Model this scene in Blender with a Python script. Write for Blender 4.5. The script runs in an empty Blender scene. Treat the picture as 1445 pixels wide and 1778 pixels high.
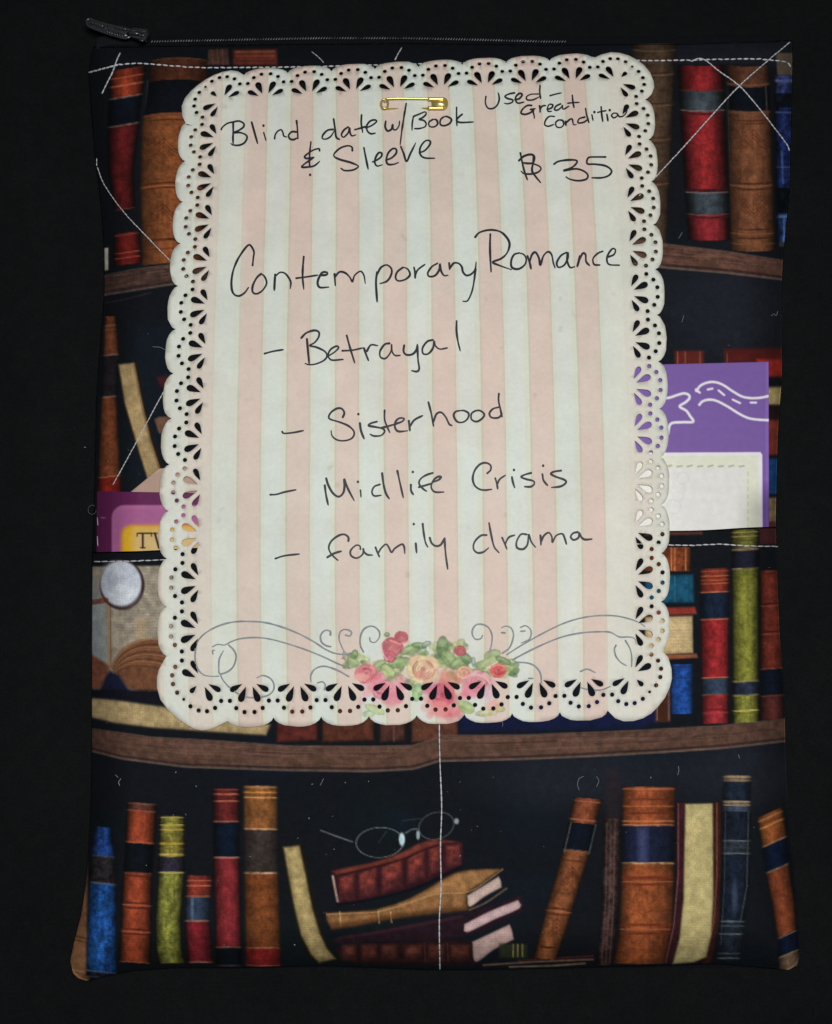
import bpy, math
import numpy as np
from mathutils import Vector
from mathutils.geometry import delaunay_2d_cdt

# ------------------------------------------------------------------ camera
scene = bpy.context.scene
F = 1900.0                    # focal length in photo pixels (photo is 1445 x 1778)
CX, CY = 722.5, 889.0
TILT = math.radians(8.7)
D0 = 0.3325                   # metres from lens to the middle of the sleeve
dirv = np.array([0, math.sin(TILT), -math.cos(TILT)])
upv = np.array([0, math.cos(TILT), math.sin(TILT)])
cam_pos = np.array([0, 0, 0.015]) - dirv * D0
cd = bpy.data.cameras.new('camera')
cam = bpy.data.objects.new('camera', cd)
scene.collection.objects.link(cam)
cam.location = cam_pos
cam.rotation_euler = (TILT, 0, 0)
cd.sensor_fit = 'HORIZONTAL'; cd.sensor_width = 36.0
cd.lens = F / 1445.0 * 36.0
cd.clip_start = 0.01; cd.clip_end = 20
scene.camera = cam

# ------------------------------------------------------------------ world and lamp
world = bpy.data.worlds.new('World'); scene.world = world
world.use_nodes = True
bg = world.node_tree.nodes['Background']
bg.inputs[0].default_value = (0.75, 0.88, 1.0, 1); bg.inputs[1].default_value = 0.035
ld = bpy.data.lights.new('ceiling_lamp', 'AREA')
ld.shape = 'DISK'; ld.size = 0.14; ld.energy = 1.64; ld.color = (1.0, 0.992, 0.965)
lamp = bpy.data.objects.new('ceiling_lamp', ld); scene.collection.objects.link(lamp)
lamp.location = (0.025, -0.018, 0.47)
tgt = Vector((0.0, -0.01, 0.015))
lamp.rotation_euler = (tgt - Vector(lamp.location)).to_track_quat('-Z', 'Y').to_euler()
scene.view_settings.view_transform = 'Standard'
scene.view_settings.look = 'None'
scene.view_settings.exposure = 0.0
scene.view_settings.gamma = 1.0
scene.render.engine = 'CYCLES'
scene.cycles.max_bounces = 6

rng = np.random.default_rng(7)

# ------------------------------------------------------------------ photo position -> point in the place
def W(px, py, z):
    px = np.asarray(px, float); py = np.asarray(py, float); z = np.asarray(z, float)
    rx = px - CX; ry = CY - py
    dx = rx
    dy = dirv[1] * F + upv[1] * ry
    dz = dirv[2] * F + upv[2] * ry
    t = (z - cam_pos[2]) / dz
    return np.stack([cam_pos[0] + dx * t, cam_pos[1] + dy * t, z + 0 * t], -1)

_tab = rng.random((256, 256))
def vnoise(x, y, seed=0):
    x = np.asarray(x, float) + seed * 17.37; y = np.asarray(y, float) + seed * 41.11
    xi = np.floor(x).astype(int); yi = np.floor(y).astype(int)
    fx = x - xi; fy = y - yi
    fx = fx * fx * (3 - 2 * fx); fy = fy * fy * (3 - 2 * fy)
    g = lambda a, b: _tab[(b) & 255, (a) & 255]
    return (g(xi, yi) * (1 - fx) + g(xi + 1, yi) * fx) * (1 - fy) + (g(xi, yi + 1) * (1 - fx) + g(xi + 1, yi + 1) * fx) * fy
def fbm(x, y, seed=0, o=3):
    s = 0; a = 1; t = 0
    for k in range(o):
        s = s + a * vnoise(x * 2 ** k, y * 2 ** k, seed + k * 3); t += a; a *= .55
    return s / t

# ------------------------------------------------------------------ outline of the sleeve
LE = np.array([(60,163),(75,163),(100,158),(125,155),(200,160),(270,166),(350,176),(420,181),(500,182),(560,178),(630,172),(700,168),(850,165),
               (960,161),(1100,160),(1300,160),(1400,158),(1480,154),(1540,149),(1590,141),(1640,128),(1670,122),(1690,127),(1705,142)], float)
RE = np.array([(60,1376),(120,1376),(200,1374),(330,1371),(440,1360),(500,1357),(650,1358),(750,1351),(900,1347),(1000,1350),(1100,1354),
               (1200,1362),(1300,1364),(1400,1368),(1450,1373),(1500,1379),(1600,1386),(1650,1391),(1675,1385),(1705,1360)], float)
BE = np.array([(110,1690),(122,1694),(150,1703),(175,1696),(230,1685),(300,1680),(420,1680),(560,1676),(760,1684),(900,1682),(1000,1680),(1150,1676),(1250,1673),(1330,1680),(1370,1684),(1400,1668)], float)
TE = np.array([(110,84),(200,82),(260,80),(500,77),(700,75),(950,78),(1200,76),(1400,70)], float)
Lf = lambda y: np.interp(y, LE[:,0], LE[:,1])
Rf = lambda y: np.interp(y, RE[:,0], RE[:,1])
Bf = lambda x: np.interp(x, BE[:,0], BE[:,1])
Tf = lambda x: np.interp(x, TE[:,0], TE[:,1])
PK = lambda x: 961 - (np.asarray(x, float) - 160) * (44.0 / 1190) + 0.9*np.sin(np.asarray(x, float) / 31.)   # upper edge of the pocket

def smin(a, b, k=22.):
    h = np.clip(.5 + .5 * (b - a) / k, 0, 1)
    return b * (1 - h) + a * h - k * h * (1 - h)
def Hs(x, y):
    """height of the sleeve's upper face"""
    x = np.asarray(x, float); y = np.asarray(y, float)
    dl = x - Lf(y); dr = Rf(y) - x; db = (Bf(x) - y); dt = (y - 62) * 0.62
    d = smin(smin(dl, dr), smin(db, dt)); d = np.maximum(d, 0)
    t = np.clip(d / 78., 0, 1)
    prof = 1 - (1 - t) ** 2.3
    h = 0.0028 + 0.0125 * prof
    h = h + 0.0006 * prof * np.sin((x - 160) / 1190 * math.pi)
    h = h + 0.0007 * (fbm(x / 230., y / 230., 3) - .5) * prof
    # puckers next to the seams
    e = np.exp(-d / 60.)
    h = h + 0.00032 * e * np.sin(y / 15. + 4 * vnoise(x / 80., y / 90., 5)) * np.clip(d / 12., 0, 1)
    h = h + 0.00016 * np.exp(-((x - 763) / 14.) ** 2) * np.clip((y - 1180) / 60., 0, 1) * np.sin(y / 7.) - 0.00022 * np.exp(-((x - 763) / 7.) ** 2) * np.clip((y - 1180) / 60., 0, 1)
    h = h - 0.0003 * np.exp(-((y - 111) / 5.) ** 2)
    return h
def Hp(x, y):                      # pocket face
    return Hs(x, y) + 0.0007 - 0.00025 * np.exp(-((y - PK(x) - 26 ) / 5.) ** 2)
def Hc(x, y):                      # lace-edged note
    x = np.asarray(x, float); y = np.asarray(y, float)
    w = 0.00022 * np.sin(x / 95. + 1.1) * np.sin(y / 140.) + 0.00035 * (fbm(x / 260., y / 300., 9, 2) - .5)
    cx = np.abs(x - 720) / 440.; cy = np.abs(y - 680) / 580.
    curl = 0.0009 * np.clip(cx * cy - .55, 0, 1) ** 1.5 * 2 + 0.0002 * np.clip(cx - .8, 0, 1) * 4
    base = 0.0153 + 0.0006 * np.sin((x - 160) / 1190 * math.pi) + 0.0007 * (fbm(x / 230., y / 230., 3) - .5)
    pin_ = -.00045 * np.exp(-(((x - 700) / 9.) ** 2 + ((y - 188.5) / 6.) ** 2)) - .00045 * np.exp(-(((x - 741) / 7.) ** 2 + ((y - 188.5) / 6.) ** 2)) + .0003 * np.exp(-(((x - 720) / 12.) ** 2 + ((y - 188) / 12.) ** 2))
    return base + 0.00165 + w + curl + pin_

# ------------------------------------------------------------------ object helpers
COL = scene.collection
def lin(c):
    c = np.asarray(c, float) / 255.0
    return np.where(c <= .04045, c / 12.92, ((c + .055) / 1.055) ** 2.4)
def mesh_obj(name, verts, faces, mat=None, parent=None, smooth=True, cols=None, uvs=None, mats=None, matidx=None):
    me = bpy.data.meshes.new(name)
    verts = np.asarray(verts, np.float32)
    if isinstance(faces, np.ndarray):
        n, k = faces.shape
        me.vertices.add(len(verts)); me.vertices.foreach_set('co', verts.ravel())
        me.loops.add(n * k); me.loops.foreach_set('vertex_index', faces.astype(np.int32).ravel())
        me.polygons.add(n); me.polygons.foreach_set('loop_start', np.arange(0, n * k, k, dtype=np.int32))
        me.update(calc_edges=True)
    else:
        me.from_pydata(verts.tolist(), [], faces); me.update()
    if cols is not None:
        a = me.color_attributes.new('print', 'FLOAT_COLOR', 'POINT')
        c = np.asarray(cols, np.float32)
        if c.shape[1] == 3: c = np.concatenate([c, np.ones((len(c), 1), np.float32)], 1)
        a.data.foreach_set('color', c.ravel())
    if uvs is not None:
        a = me.attributes.new('flat', 'FLOAT_VECTOR', 'POINT')
        u = np.asarray(uvs, np.float32)
        if u.shape[1] == 2: u = np.concatenate([u, np.zeros((len(u), 1), np.float32)], 1)
        a.data.foreach_set('vector', u.ravel())
    for m in (mats or ([mat] if mat else [])): me.materials.append(m)
    if matidx is not None: me.polygons.foreach_set('material_index', np.asarray(matidx, np.int32))
    if smooth: me.polygons.foreach_set('use_smooth', np.ones(len(me.polygons), bool))
    me.validate(); me.update()
    o = bpy.data.objects.new(name, me); COL.objects.link(o)
    if parent: o.parent = parent; o.matrix_parent_inverse = parent.matrix_world.inverted()
    return o
def thing(name, label, cat, loc=(0, 0, 0)):
    o = bpy.data.objects.new(name, None); COL.objects.link(o); o.location = loc
    o.empty_display_size = .01
    o['label'] = label; o['category'] = cat
    bpy.context.view_layer.update()
    return o
def tag(o, label, cat, group=None):
    o['label'] = label; o['category'] = cat
    if group: o['group'] = group
    return o
class MB:
    def __init__(s): s.v = []; s.f = []; s.n = 0
    def add(s, v, f):
        v = np.asarray(v, float).reshape(-1, 3)
        s.v.append(v); s.f += [tuple(int(i) + s.n for i in q) for q in f]; s.n += len(v)
    def build(s, name, mat, parent=None, smooth=True):
        return mesh_obj(name, np.concatenate(s.v), s.f, mat, parent, smooth)

def material(name, rough=.6, spec=.5, metal=0.0):
    m = bpy.data.materials.new(name); m.use_nodes = True
    nt = m.node_tree; b = nt.nodes['Principled BSDF']
    b.inputs['Roughness'].default_value = rough
    b.inputs['Specular IOR Level'].default_value = spec
    b.inputs['Metallic'].default_value = metal
    return m, nt, b
def noise(nt, scale, detail=3, rough=.6, vec=None):
    n = nt.nodes.new('ShaderNodeTexNoise'); n.inputs['Scale'].default_value = scale
    n.inputs['Detail'].default_value = detail; n.inputs['Roughness'].default_value = rough
    if vec is not None: nt.links.new(vec, n.inputs['Vector'])
    return n
def math_n(nt, op, a, b=None):
    n = nt.nodes.new('ShaderNodeMath'); n.operation = op
    for i, v in enumerate((a, b)):
        if v is None: continue
        if isinstance(v, (int, float)): n.inputs[i].default_value = v
        else: nt.links.new(v, n.inputs[i])
    return n.outputs[0]
def maprange(nt, v, a, b, c, d):
    n = nt.nodes.new('ShaderNodeMapRange'); nt.links.new(v, n.inputs[0])
    for i, q in enumerate((a, b, c, d)): n.inputs[i + 1].default_value = q
    return n.outputs[0]
def bump(nt, b, h, strength, dist):
    n = nt.nodes.new('ShaderNodeBump'); n.inputs['Strength'].default_value = strength; n.inputs['Distance'].default_value = dist
    nt.links.new(h, n.inputs['Height']); nt.links.new(n.outputs[0], b.inputs['Normal']); return n
def scale_col(nt, col, fac):
    n = nt.nodes.new('ShaderNodeVectorMath'); n.operation = 'SCALE'
    nt.links.new(col, n.inputs[0]); nt.links.new(fac, n.inputs['Scale']); return n.outputs[0]
def texco(nt): return nt.nodes.new('ShaderNodeTexCoord').outputs['Object']
def plain(name, rgb, rough=.6, spec=.4, metal=0., var=.12, sc=900., bstr=.15, bd=.0001):
    m, nt, b = material(name, rough, spec, metal)
    c = nt.nodes.new('ShaderNodeRGB'); c.outputs[0].default_value = (*lin(rgb), 1)
    n = noise(nt, sc, 4, .6, texco(nt))
    nt.links.new(scale_col(nt, c.outputs[0], maprange(nt, n.outputs[0], .3, .7, 1 - var, 1 + var)), b.inputs['Base Color'])
    if bstr: bump(nt, b, n.outputs[0], bstr, bd)
    return m

# printed cotton
def make_cotton():
    m, nt, b = material('printed_cotton', .9, .11)
    at = nt.nodes.new('ShaderNodeAttribute'); at.attribute_name = 'print'
    co = texco(nt)
    n1 = noise(nt, 420, 5, .65, co); n2 = noise(nt, 2600, 2, .5, co)
    # threads of the weave
    mp = nt.nodes.new('ShaderNodeMapping'); nt.links.new(co, mp.inputs[0])
    w1 = nt.nodes.new('ShaderNodeTexWave'); w1.inputs['Scale'].default_value = 620; w1.bands_direction = 'X'; w1.inputs['Distortion'].default_value = 1.2
    w1.inputs['Detail Scale'].default_value = 2.0
    w2 = nt.nodes.new('ShaderNodeTexWave'); w2.inputs['Scale'].default_value = 620; w2.bands_direction = 'Y'; w2.inputs['Distortion'].default_value = 1.2
    nt.links.new(mp.outputs[0], w1.inputs[0]); nt.links.new(mp.outputs[0], w2.inputs[0])
    wv = math_n(nt, 'MULTIPLY', math_n(nt, 'ADD', w1.outputs['Fac'], w2.outputs['Fac']), .5)
    f = math_n(nt, 'MULTIPLY', maprange(nt, n1.outputs[0], .3, .7, .86, 1.14), maprange(nt, n2.outputs[0], .3, .7, .86, 1.14))
    f = math_n(nt, 'MULTIPLY', f, maprange(nt, wv, 0, 1, .9, 1.08))
    nt.links.new(scale_col(nt, at.outputs['Color'], f), b.inputs['Base Color'])
    b.inputs['Sheen Weight'].default_value = .0
    b.inputs['Sheen Roughness'].default_value = .6
    h = math_n(nt, 'ADD', math_n(nt, 'MULTIPLY', n1.outputs[0], .8), math_n(nt, 'MULTIPLY', wv, .5))
    bump(nt, b, h, .35, .0003)
    return m
M_COTTON = make_cotton()

def make_cloth():
    m, nt, b = material('black_cloth', .95, .12)
    co = texco(nt)
    n1 = noise(nt, 30, 5, .6, co); n2 = noise(nt, 1500, 3, .6, co); n3 = noise(nt, 220, 3, .6, co)
    c = nt.nodes.new('ShaderNodeValToRGB'); nt.links.new(n1.outputs[0], c.inputs[0])
    c.color_ramp.elements[0].position = .3; c.color_ramp.elements[1].position = .7
    c.color_ramp.elements[0].color = (.0050, .0056, .0062, 1); c.color_ramp.elements[1].color = (.0068, .0073, .0080, 1)
    f = math_n(nt, 'MULTIPLY', maprange(nt, n2.outputs[0], .3, .7, .75, 1.25), maprange(nt, n3.outputs[0], .3, .7, .86, 1.14))
    nt.links.new(scale_col(nt, c.outputs[0], f), b.inputs['Base Color'])
    b.inputs['Sheen Weight'].default_value = .02
    h = math_n(nt, 'ADD', n2.outputs[0], n3.outputs[0])
    bump(nt, b, h, .4, .0004)
    return m
M_CLOTH = make_cloth()
M_BLACKTAPE = plain('black_zip_tape', (22, 25, 30), .85, .15, var=.3, sc=1500)
M_NYLON = plain('black_nylon', (30, 32, 34), .35, .5, var=.2)
M_SLIDER = plain('black_painted_metal', (52, 54, 57), .22, .9, var=.25, sc=700, bstr=.2)
M_THREAD = plain('white_thread', (206, 206, 210), .8, .2, var=.25, sc=1200)
M_INK = plain('pen_ink', (38, 43, 50), .5, .3, var=.3, sc=900, bstr=0)
M_GREY = plain('grey_print', (146, 154, 156), .7, .2, var=.2, sc=600, bstr=0)
M_GOLD = plain('brass', (236, 212, 128), .3, .5, .72, var=.1, sc=800, bstr=.05)
M_LINT = plain('lint', (150, 160, 168), .9, .1, var=.2)

# ------------------------------------------------------------------ painter: the flat print, coloured on the cloth's own mesh points
def spline(P, step=2.0):
    P = np.asarray(P, float)
    if len(P) == 2:
        n = max(2, int(np.hypot(*(P[1] - P[0])) / step) + 1)
        return P[0] + (P[1] - P[0]) * np.linspace(0, 1, n)[:, None]
    Q = np.concatenate([[2 * P[0] - P[1]], P, [2 * P[-1] - P[-2]]])
    out = []
    for i in range(1, len(Q) - 2):
        p0, p1, p2, p3 = Q[i - 1:i + 3]
        n = max(2, int(np.hypot(*(p2 - p1)[:2]) / step) + 1)
        t = np.linspace(0, 1, n, endpoint=False)[:, None]
        out.append(.5 * ((2 * p1) + (-p0 + p2) * t + (2 * p0 - 5 * p1 + 4 * p2 - p3) * t ** 2 + (-p0 + 3 * p1 - 3 * p2 + p3) * t ** 3))
    out.append(P[-1][None])
    return np.concatenate(out)

class Painter:
    def __init__(s, X, Y, base):
        s.X = X; s.Y = Y; s.C = np.tile(np.asarray(base, float), (len(X), 1)); s.k = 0
    def sel(s, x0, y0, x1, y1):
        return np.nonzero((s.X >= x0) & (s.X <= x1) & (s.Y >= y0) & (s.Y <= y1))[0]
    def mix(s, idx, col, a):
        a = np.clip(a, 0, 1)[:, None]
        s.C[idx] = s.C[idx] * (1 - a) + np.asarray(col, float) * a
    def sdf(s, x, y, P, closed=True):
        P = np.asarray(P, float); n = len(P)
        d = np.full(x.shape, 1e9); ins = np.zeros(x.shape, bool)
        for i in range(n if closed else n - 1):
            a = P[i]; b = P[(i + 1) % n]; e = b - a
            L2 = max(e @ e, 1e-9)
            t = np.clip(((x - a[0]) * e[0] + (y - a[1]) * e[1]) / L2, 0, 1)
            d = np.minimum(d, (x - a[0] - t * e[0]) ** 2 + (y - a[1] - t * e[1]) ** 2)
            if closed:
                c = (a[1] > y) != (b[1] > y)
                with np.errstate(divide='ignore', invalid='ignore'):
                    xi = (b[0] - a[0]) * (y - a[1]) / (b[1] - a[1] + 1e-12) + a[0]
                ins ^= c & (x < xi)
        d = np.sqrt(d)
        return np.where(ins, -d, d) if closed else d
    def poly(s, P, col, alpha=1., soft=1.6, mott=.12, dark_edge=0., grad=None, er=3.):
        P = np.asarray(P, float); s.k += 1
        idx = s.sel(P[:,0].min() - 4, P[:,1].min() - 4, P[:,0].max() + 4, P[:,1].max() + 4)
        if not len(idx): return
        x = s.X[idx]; y = s.Y[idx]; d = s.sdf(x, y, P)
        a = np.clip(.5 - d / (2 * soft), 0, 1) * alpha
        c = np.asarray(col, float)[None] * (1 + mott * 2 * (fbm(x / 9., y / 9., s.k) - .5))[:, None]
        if dark_edge: c = c * (1 - dark_edge * np.exp(-np.maximum(-d, 0) / er))[:, None]
        if grad is not None:
            g = ((x - P[:,0].min()) / max(np.ptp(P[:,0]), 1) * grad[0] + (y - P[:,1].min()) / max(np.ptp(P[:,1]), 1) * grad[1])
            c = c * (1 + g)[:, None]
        s.mix(idx, c, a)
    def stroke(s, P, w, col, alpha=1., mott=.1):
        P = np.asarray(P, float); s.k += 1
        idx = s.sel(P[:,0].min() - w - 3, P[:,1].min() - w - 3, P[:,0].max() + w + 3, P[:,1].max() + w + 3)
        if not len(idx): return
        x = s.X[idx]; y = s.Y[idx]; d = s.sdf(x, y, P, False)
        a = np.clip((w / 2 + .9 - d) / 1.8, 0, 1) * alpha * (1 - mott * 3 * (vnoise(x / 6., y / 6., s.k)) )
        s.mix(idx, np.asarray(col, float)[None] + 0 * x[:, None], a)
    def ell(s, cx, cy, rx, ry, col, alpha=1., soft=.25, rot=0., ring=0., mott=.1):
        s.k += 1; R = max(rx, ry) * (1 + soft / 2) + 6 + ring
        idx = s.sel(cx - R, cy - R, cx + R, cy + R)
        if not len(idx): return
        x = s.X[idx] - cx; y = s.Y[idx] - cy
        c, q = math.cos(rot), math.sin(rot)
        r = np.hypot((x * c + y * q) / rx, (-x * q + y * c) / ry)
        if ring:
            d = np.abs(r - 1) * (rx + ry) / 2
            a = np.clip((ring / 2 + .9 - d) / 1.8, 0, 1) * alpha
        else: a = np.clip((1 + soft / 2 - r) / max(soft, .02), 0, 1) * alpha
        cc = np.asarray(col, float)[None] * (1 + mott * 2 * (fbm(s.X[idx] / 7., s.Y[idx] / 7., s.k) - .5))[:, None]
        s.mix(idx, cc, a)
    def book(s, ys, xl, xr, bands, lines=(), slope=0., sag=0., hl=.5, dark=.72, mott=.2, soft=3.0, orn=(), alpha=1., pw=.75):
        """upright printed book: bands (y0, y1, colour), gilt lines (y, colour, width)"""
        ys = np.asarray(ys, float); s.k += 1
        ext = abs(slope) * 40 + abs(sag) + 4
        idx = s.sel(min(xl) - 4, ys[0] - ext, max(xr) + 4, ys[-1] + ext)
        if not len(idx): return
        x = s.X[idx]; y = s.Y[idx]
        l = np.interp(y, ys, xl); r = np.interp(y, ys, xr); w = r - l
        u = (x - l) / w
        yy = y - slope * (x - (l + r) / 2) - sag * (1 - (2 * u - 1) ** 2) + .7 * (vnoise(x / 9., y / 14., s.k) - .5)
        a = np.clip(.5 + np.minimum(x - l, r - x) / (2 * soft), 0, 1)
        col = np.zeros((len(idx), 3)); cov = np.zeros(len(idx))
        for (y0, y1, c) in bands:
            m = np.clip(.5 + (yy - y0) / 1.6, 0, 1) * np.clip(.5 + (y1 - yy) / 1.6, 0, 1)
            c = np.asarray(c, float)[None] * np.ones((len(idx), 1))
            col = col * (1 - m[:, None]) + c * m[:, None]; cov = np.maximum(cov, m)
        dark = min(.92, dark + .12)
        uc = np.clip(u, 0, 1); uu = np.where(uc < hl, uc / (2 * hl), .5 + (uc - hl) / (2 * (1 - hl)))
        prof = (1 - dark) + dark * np.sin(math.pi * uu) ** pw
        n = fbm(x / 11., y / 11., s.k); n2 = vnoise(x / 3.5, y / 3.5, s.k + 5); n3 = fbm(x / 5., y / 26., s.k + 9)
        sh = prof * (1 + mott * 2.4 * (n - .5) + mott * 1.1 * (n2 - .5) + mott * 1.2 * (n3 - .5))
        col = col * (sh * .76)[:, None]
        for (ly, lc, lw) in lines:
            d = np.abs(yy - ly)
            lc = np.asarray(lc, float) * .84
            m = np.clip((lw / 2 + .8 - d) / 1.6, 0, 1) * (.55 + .45 * vnoise(x / 7., y / 5., s.k + 2)) * (.5 + .5 * np.sin(math.pi * uc) ** .5)
            col = col * (1 - m[:, None]) + np.asarray(lc, float)[None] * m[:, None]; cov = np.maximum(cov, m)
        s.mix(idx, col, a * cov * alpha)

NAVY = (13, 16, 21)
GOLD = (190, 140, 95); PALE = (165, 145, 125); TAN = (150, 125, 95)
BLK = (10, 14, 22); NB = (14, 22, 38)

def chevrons(p, x0, x1, y, col=(50, 22, 10), flip=1):
    w = x1 - x0; xc = (x0 + x1) / 2
    for k in range(3):
        o = k * 7
        p.stroke([(x0 + 3, y + o * .6 + 12 * flip), (x0 + w * .25, y + o + 4 * flip), (xc - 4, y + o - 9 * flip), (xc, y + o - 12 * flip)], 1.6, col, .6)
        p.stroke([(x1 - 3, y + o * .6 + 12 * flip), (x1 - w * .25, y + o + 4 * flip), (xc + 4, y + o - 9 * flip), (xc, y + o - 12 * flip)], 1.6, col, .6)
    p.stroke([(xc, y - 14), (xc - 1, y + 22)], 1.4, col, .45)
    p.ell(x0 + w * .27, y + 12, w * .12, 5, col, .35, ring=1.6); p.ell(x1 - w * .27, y + 12, w * .12, 5, col, .35, ring=1.6)

def shelf(p, top, bot, col=(76, 53, 43)):
    top = np.array(top, float); bot = np.array(bot, float)
    xs = np.linspace(top[0, 0], top[-1, 0], 40)
    t = np.interp(xs, top[:, 0], top[:, 1]); b = np.interp(xs, bot[:, 0], bot[:, 1])
    p.poly(list(zip(xs, t)) + list(zip(xs[::-1], b[::-1])), col, mott=.25, soft=1.5)
    r = np.random.default_rng(int(top[0, 0] + top[0, 1]))
    for k in range(34):
        f = r.random(); i0 = r.integers(0, 30); n = r.integers(4, 12)
        seg = slice(i0, i0 + n)
        yy = t[seg] * (1 - f) + b[seg] * f
        if len(yy) < 2: continue
        c = (112, 82, 76) if r.random() < .5 else (34, 22, 22)
        p.stroke(np.stack([xs[seg], yy + r.normal(0, .6, len(yy))], 1), r.uniform(1., 2.4), c, r.uniform(.2, .55))
    p.stroke(np.stack([xs, t], 1), 1.6, (98, 82, 76), .6)
    p.stroke(np.stack([xs, b - 5], 1), 4, (32, 22, 24), .8)
    p.stroke(np.stack([xs, b], 1), 2.4, (104, 94, 86), .62)

def paint_fabric(p):
    # faint patches of blue and green in the dark ground of the print
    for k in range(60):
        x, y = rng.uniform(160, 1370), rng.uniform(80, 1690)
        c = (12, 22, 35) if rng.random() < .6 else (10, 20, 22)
        if x < 420: c = (8, 20, 24)  # left patches darker teal: print tone with the rolled side's shade painted in
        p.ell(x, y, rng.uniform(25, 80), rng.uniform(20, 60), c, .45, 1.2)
    for (x, y, a, b) in [(1260, 540, 130, 90), (1290, 1340, 120, 60), (1000, 1350, 160, 50), (1250, 92, 160, 24)]:
        p.ell(x, y, a, b, (25, 28, 36), .85, 1.0)
    # ---- upper shelf, left
    RO = (158, 56, 28)
    p.book([118, 220, 300, 362, 366], [193, 187, 189, 199, 199], [252, 241, 231, 234, 236],
           [(118, 168, RO), (168, 217, (13, 19, 33)), (217, 364, (112, 26, 28))],
           [(133, (205, 95, 50), 2), (147, (205, 105, 60), 3), (168, PALE, 2.4), (217, PALE, 2.4), (363, (110, 60, 45), 2)], slope=-.17, dark=.8)
    p.book([400, 425, 460], [199, 198, 199], [241, 243, 246], [(403, 459, (128, 30, 26))],
           [(407, (150, 80, 60), 2), (438, (200, 90, 60), 2), (447, (190, 80, 55), 2)], slope=-.14)
    p.stroke([(257, 140), (252, 196)], 2, (60, 66, 74), .7)
    p.book([84, 110, 150, 220, 330, 462], [272, 262, 258, 246, 244, 247], [360, 360, 360, 352, 352, 352],
           [(104, 143, (98, 50, 30)), (143, 200, (13, 17, 28)), (200, 462, (150, 82, 38))],
           [(105, (120, 80, 60), 2), (203, (120, 62, 34), 4), (212, (70, 30, 14), 3), (322, (64, 26, 10), 3), (330, (68, 28, 12), 3), (327, (180, 105, 60), 2),
            (420, (60, 24, 10), 4), (436, (66, 28, 14), 2)], sag=-5, dark=.55)
    chevrons(p, 250, 318, 252); chevrons(p, 250, 315, 366)
    p.poly([(362, 86), (396, 84), (398, 112), (360, 112)], (66, 42, 36), mott=.3)
    for x in (368, 377, 386): p.stroke([(x, 86), (x + 2, 112)], 2, (100, 66, 55), .6)
    p.poly([(404, 85), (482, 84), (483, 114), (404, 114)], (92, 40, 28), mott=.2, dark_edge=.5)
    p.stroke([(410, 90), (476, 89)], 2, (150, 88, 70), .9); p.stroke([(410, 97), (476, 97)], 2, (140, 66, 45), .7)
    p.stroke([(410, 106), (476, 106)], 3, (60, 24, 18), .8)
    p.poly([(181, 431), (188, 430), (188, 468), (182, 470)], (165, 160, 145), soft=1)
    shelf(p, [(168, 482), (183, 478), (230, 468), (297, 459), (360, 453)], [(168, 514), (183, 512), (240, 503), (297, 494), (360, 488)], (60, 42, 36))
    p.stroke([(184, 526), (220, 519), (262, 508)], 1.6, (70, 66, 60), .5)
    # ---- middle left
    p.poly([(225, 560), (300, 560), (300, 840), (235, 840)], (14, 22, 32), .6, 12)
    p.book([548, 618, 688, 760, 852], [182, 179, 176, 173, 170], [200, 207, 202, 206, 210],
           [(549, 616, (142, 74, 44)), (616, 689, (42, 36, 42)), (689, 829, (150, 76, 42)), (829, 856, (168, 36, 18))],
           [(565, (160, 115, 75), 2), (572, (150, 100, 60), 1.5), (616, (190, 140, 105), 2.4), (689, (200, 145, 105), 2.4), (828, (215, 130, 70), 2.4)], slope=-.1, dark=.5)
    for (pl, pr, c) in [([(204, 633), (214, 700), (232, 765), (262, 850)], [(238, 628), (252, 700), (268, 765), (296, 850)], (26, 18, 14)),
                        ([(206, 633), (217, 700), (236, 765), (262, 850)], [(233, 630), (247, 700), (262, 765), (290, 850)], (140, 118, 80))]:
        p.poly(pl + pr[::-1], c, mott=.18, soft=2)
    p.stroke([(232, 634), (245, 700), (260, 765), (284, 840)], 3, (96, 72, 44), .6)
    p.poly([(268, 728), (276, 724), (300, 722), (300, 756), (276, 752)], (96, 66, 50), .9)
    p.poly([(272, 655), (300, 650), (300, 672), (278, 672)], (66, 20, 24), .8, 3)
    # ---- upper shelf, right
    p.book([72, 130, 200, 300, 350, 422], [1098] * 6, [1175, 1171, 1168, 1163, 1160, 1158], [(72, 424, (88, 66, 48))],
           [(86, (120, 95, 75), 2), (124, (58, 36, 24), 3), (128, (125, 95, 70), 2), (177, (52, 32, 20), 3), (181, (120, 90, 65), 2), (236, (60, 32, 20), 3),
            (241, (120, 80, 55), 2), (246, (60, 32, 20), 3), (313, (58, 30, 20), 3), (318, (125, 85, 60), 2), (323, (50, 28, 18), 2), (376, (60, 40, 28), 2)], hl=.6, dark=.55, sag=3)
    RED = (168, 36, 40)
    p.book([108, 190, 330, 420], [1178, 1181, 1190, 1196], [1256, 1259, 1265, 1268],
           [(112, 156, RED), (156, 192, (74, 84, 94)), (192, 331, RED), (331, 370, (70, 80, 92)), (370, 416, (160, 38, 46))],
           [(156, (110, 60, 55), 2), (191, (160, 125, 115), 2.4), (196, (40, 25, 35), 3), (328, (40, 18, 22), 4), (333, (150, 120, 118), 2.2), (371, (120, 90, 80), 2.2), (376, (60, 20, 25), 3)],
           dark=.88, sag=2, hl=.52, pw=1.0, soft=3)
    p.stroke([(1264, 140), (1267, 260), (1272, 395)], 2, (84, 66, 60), .7)
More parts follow.
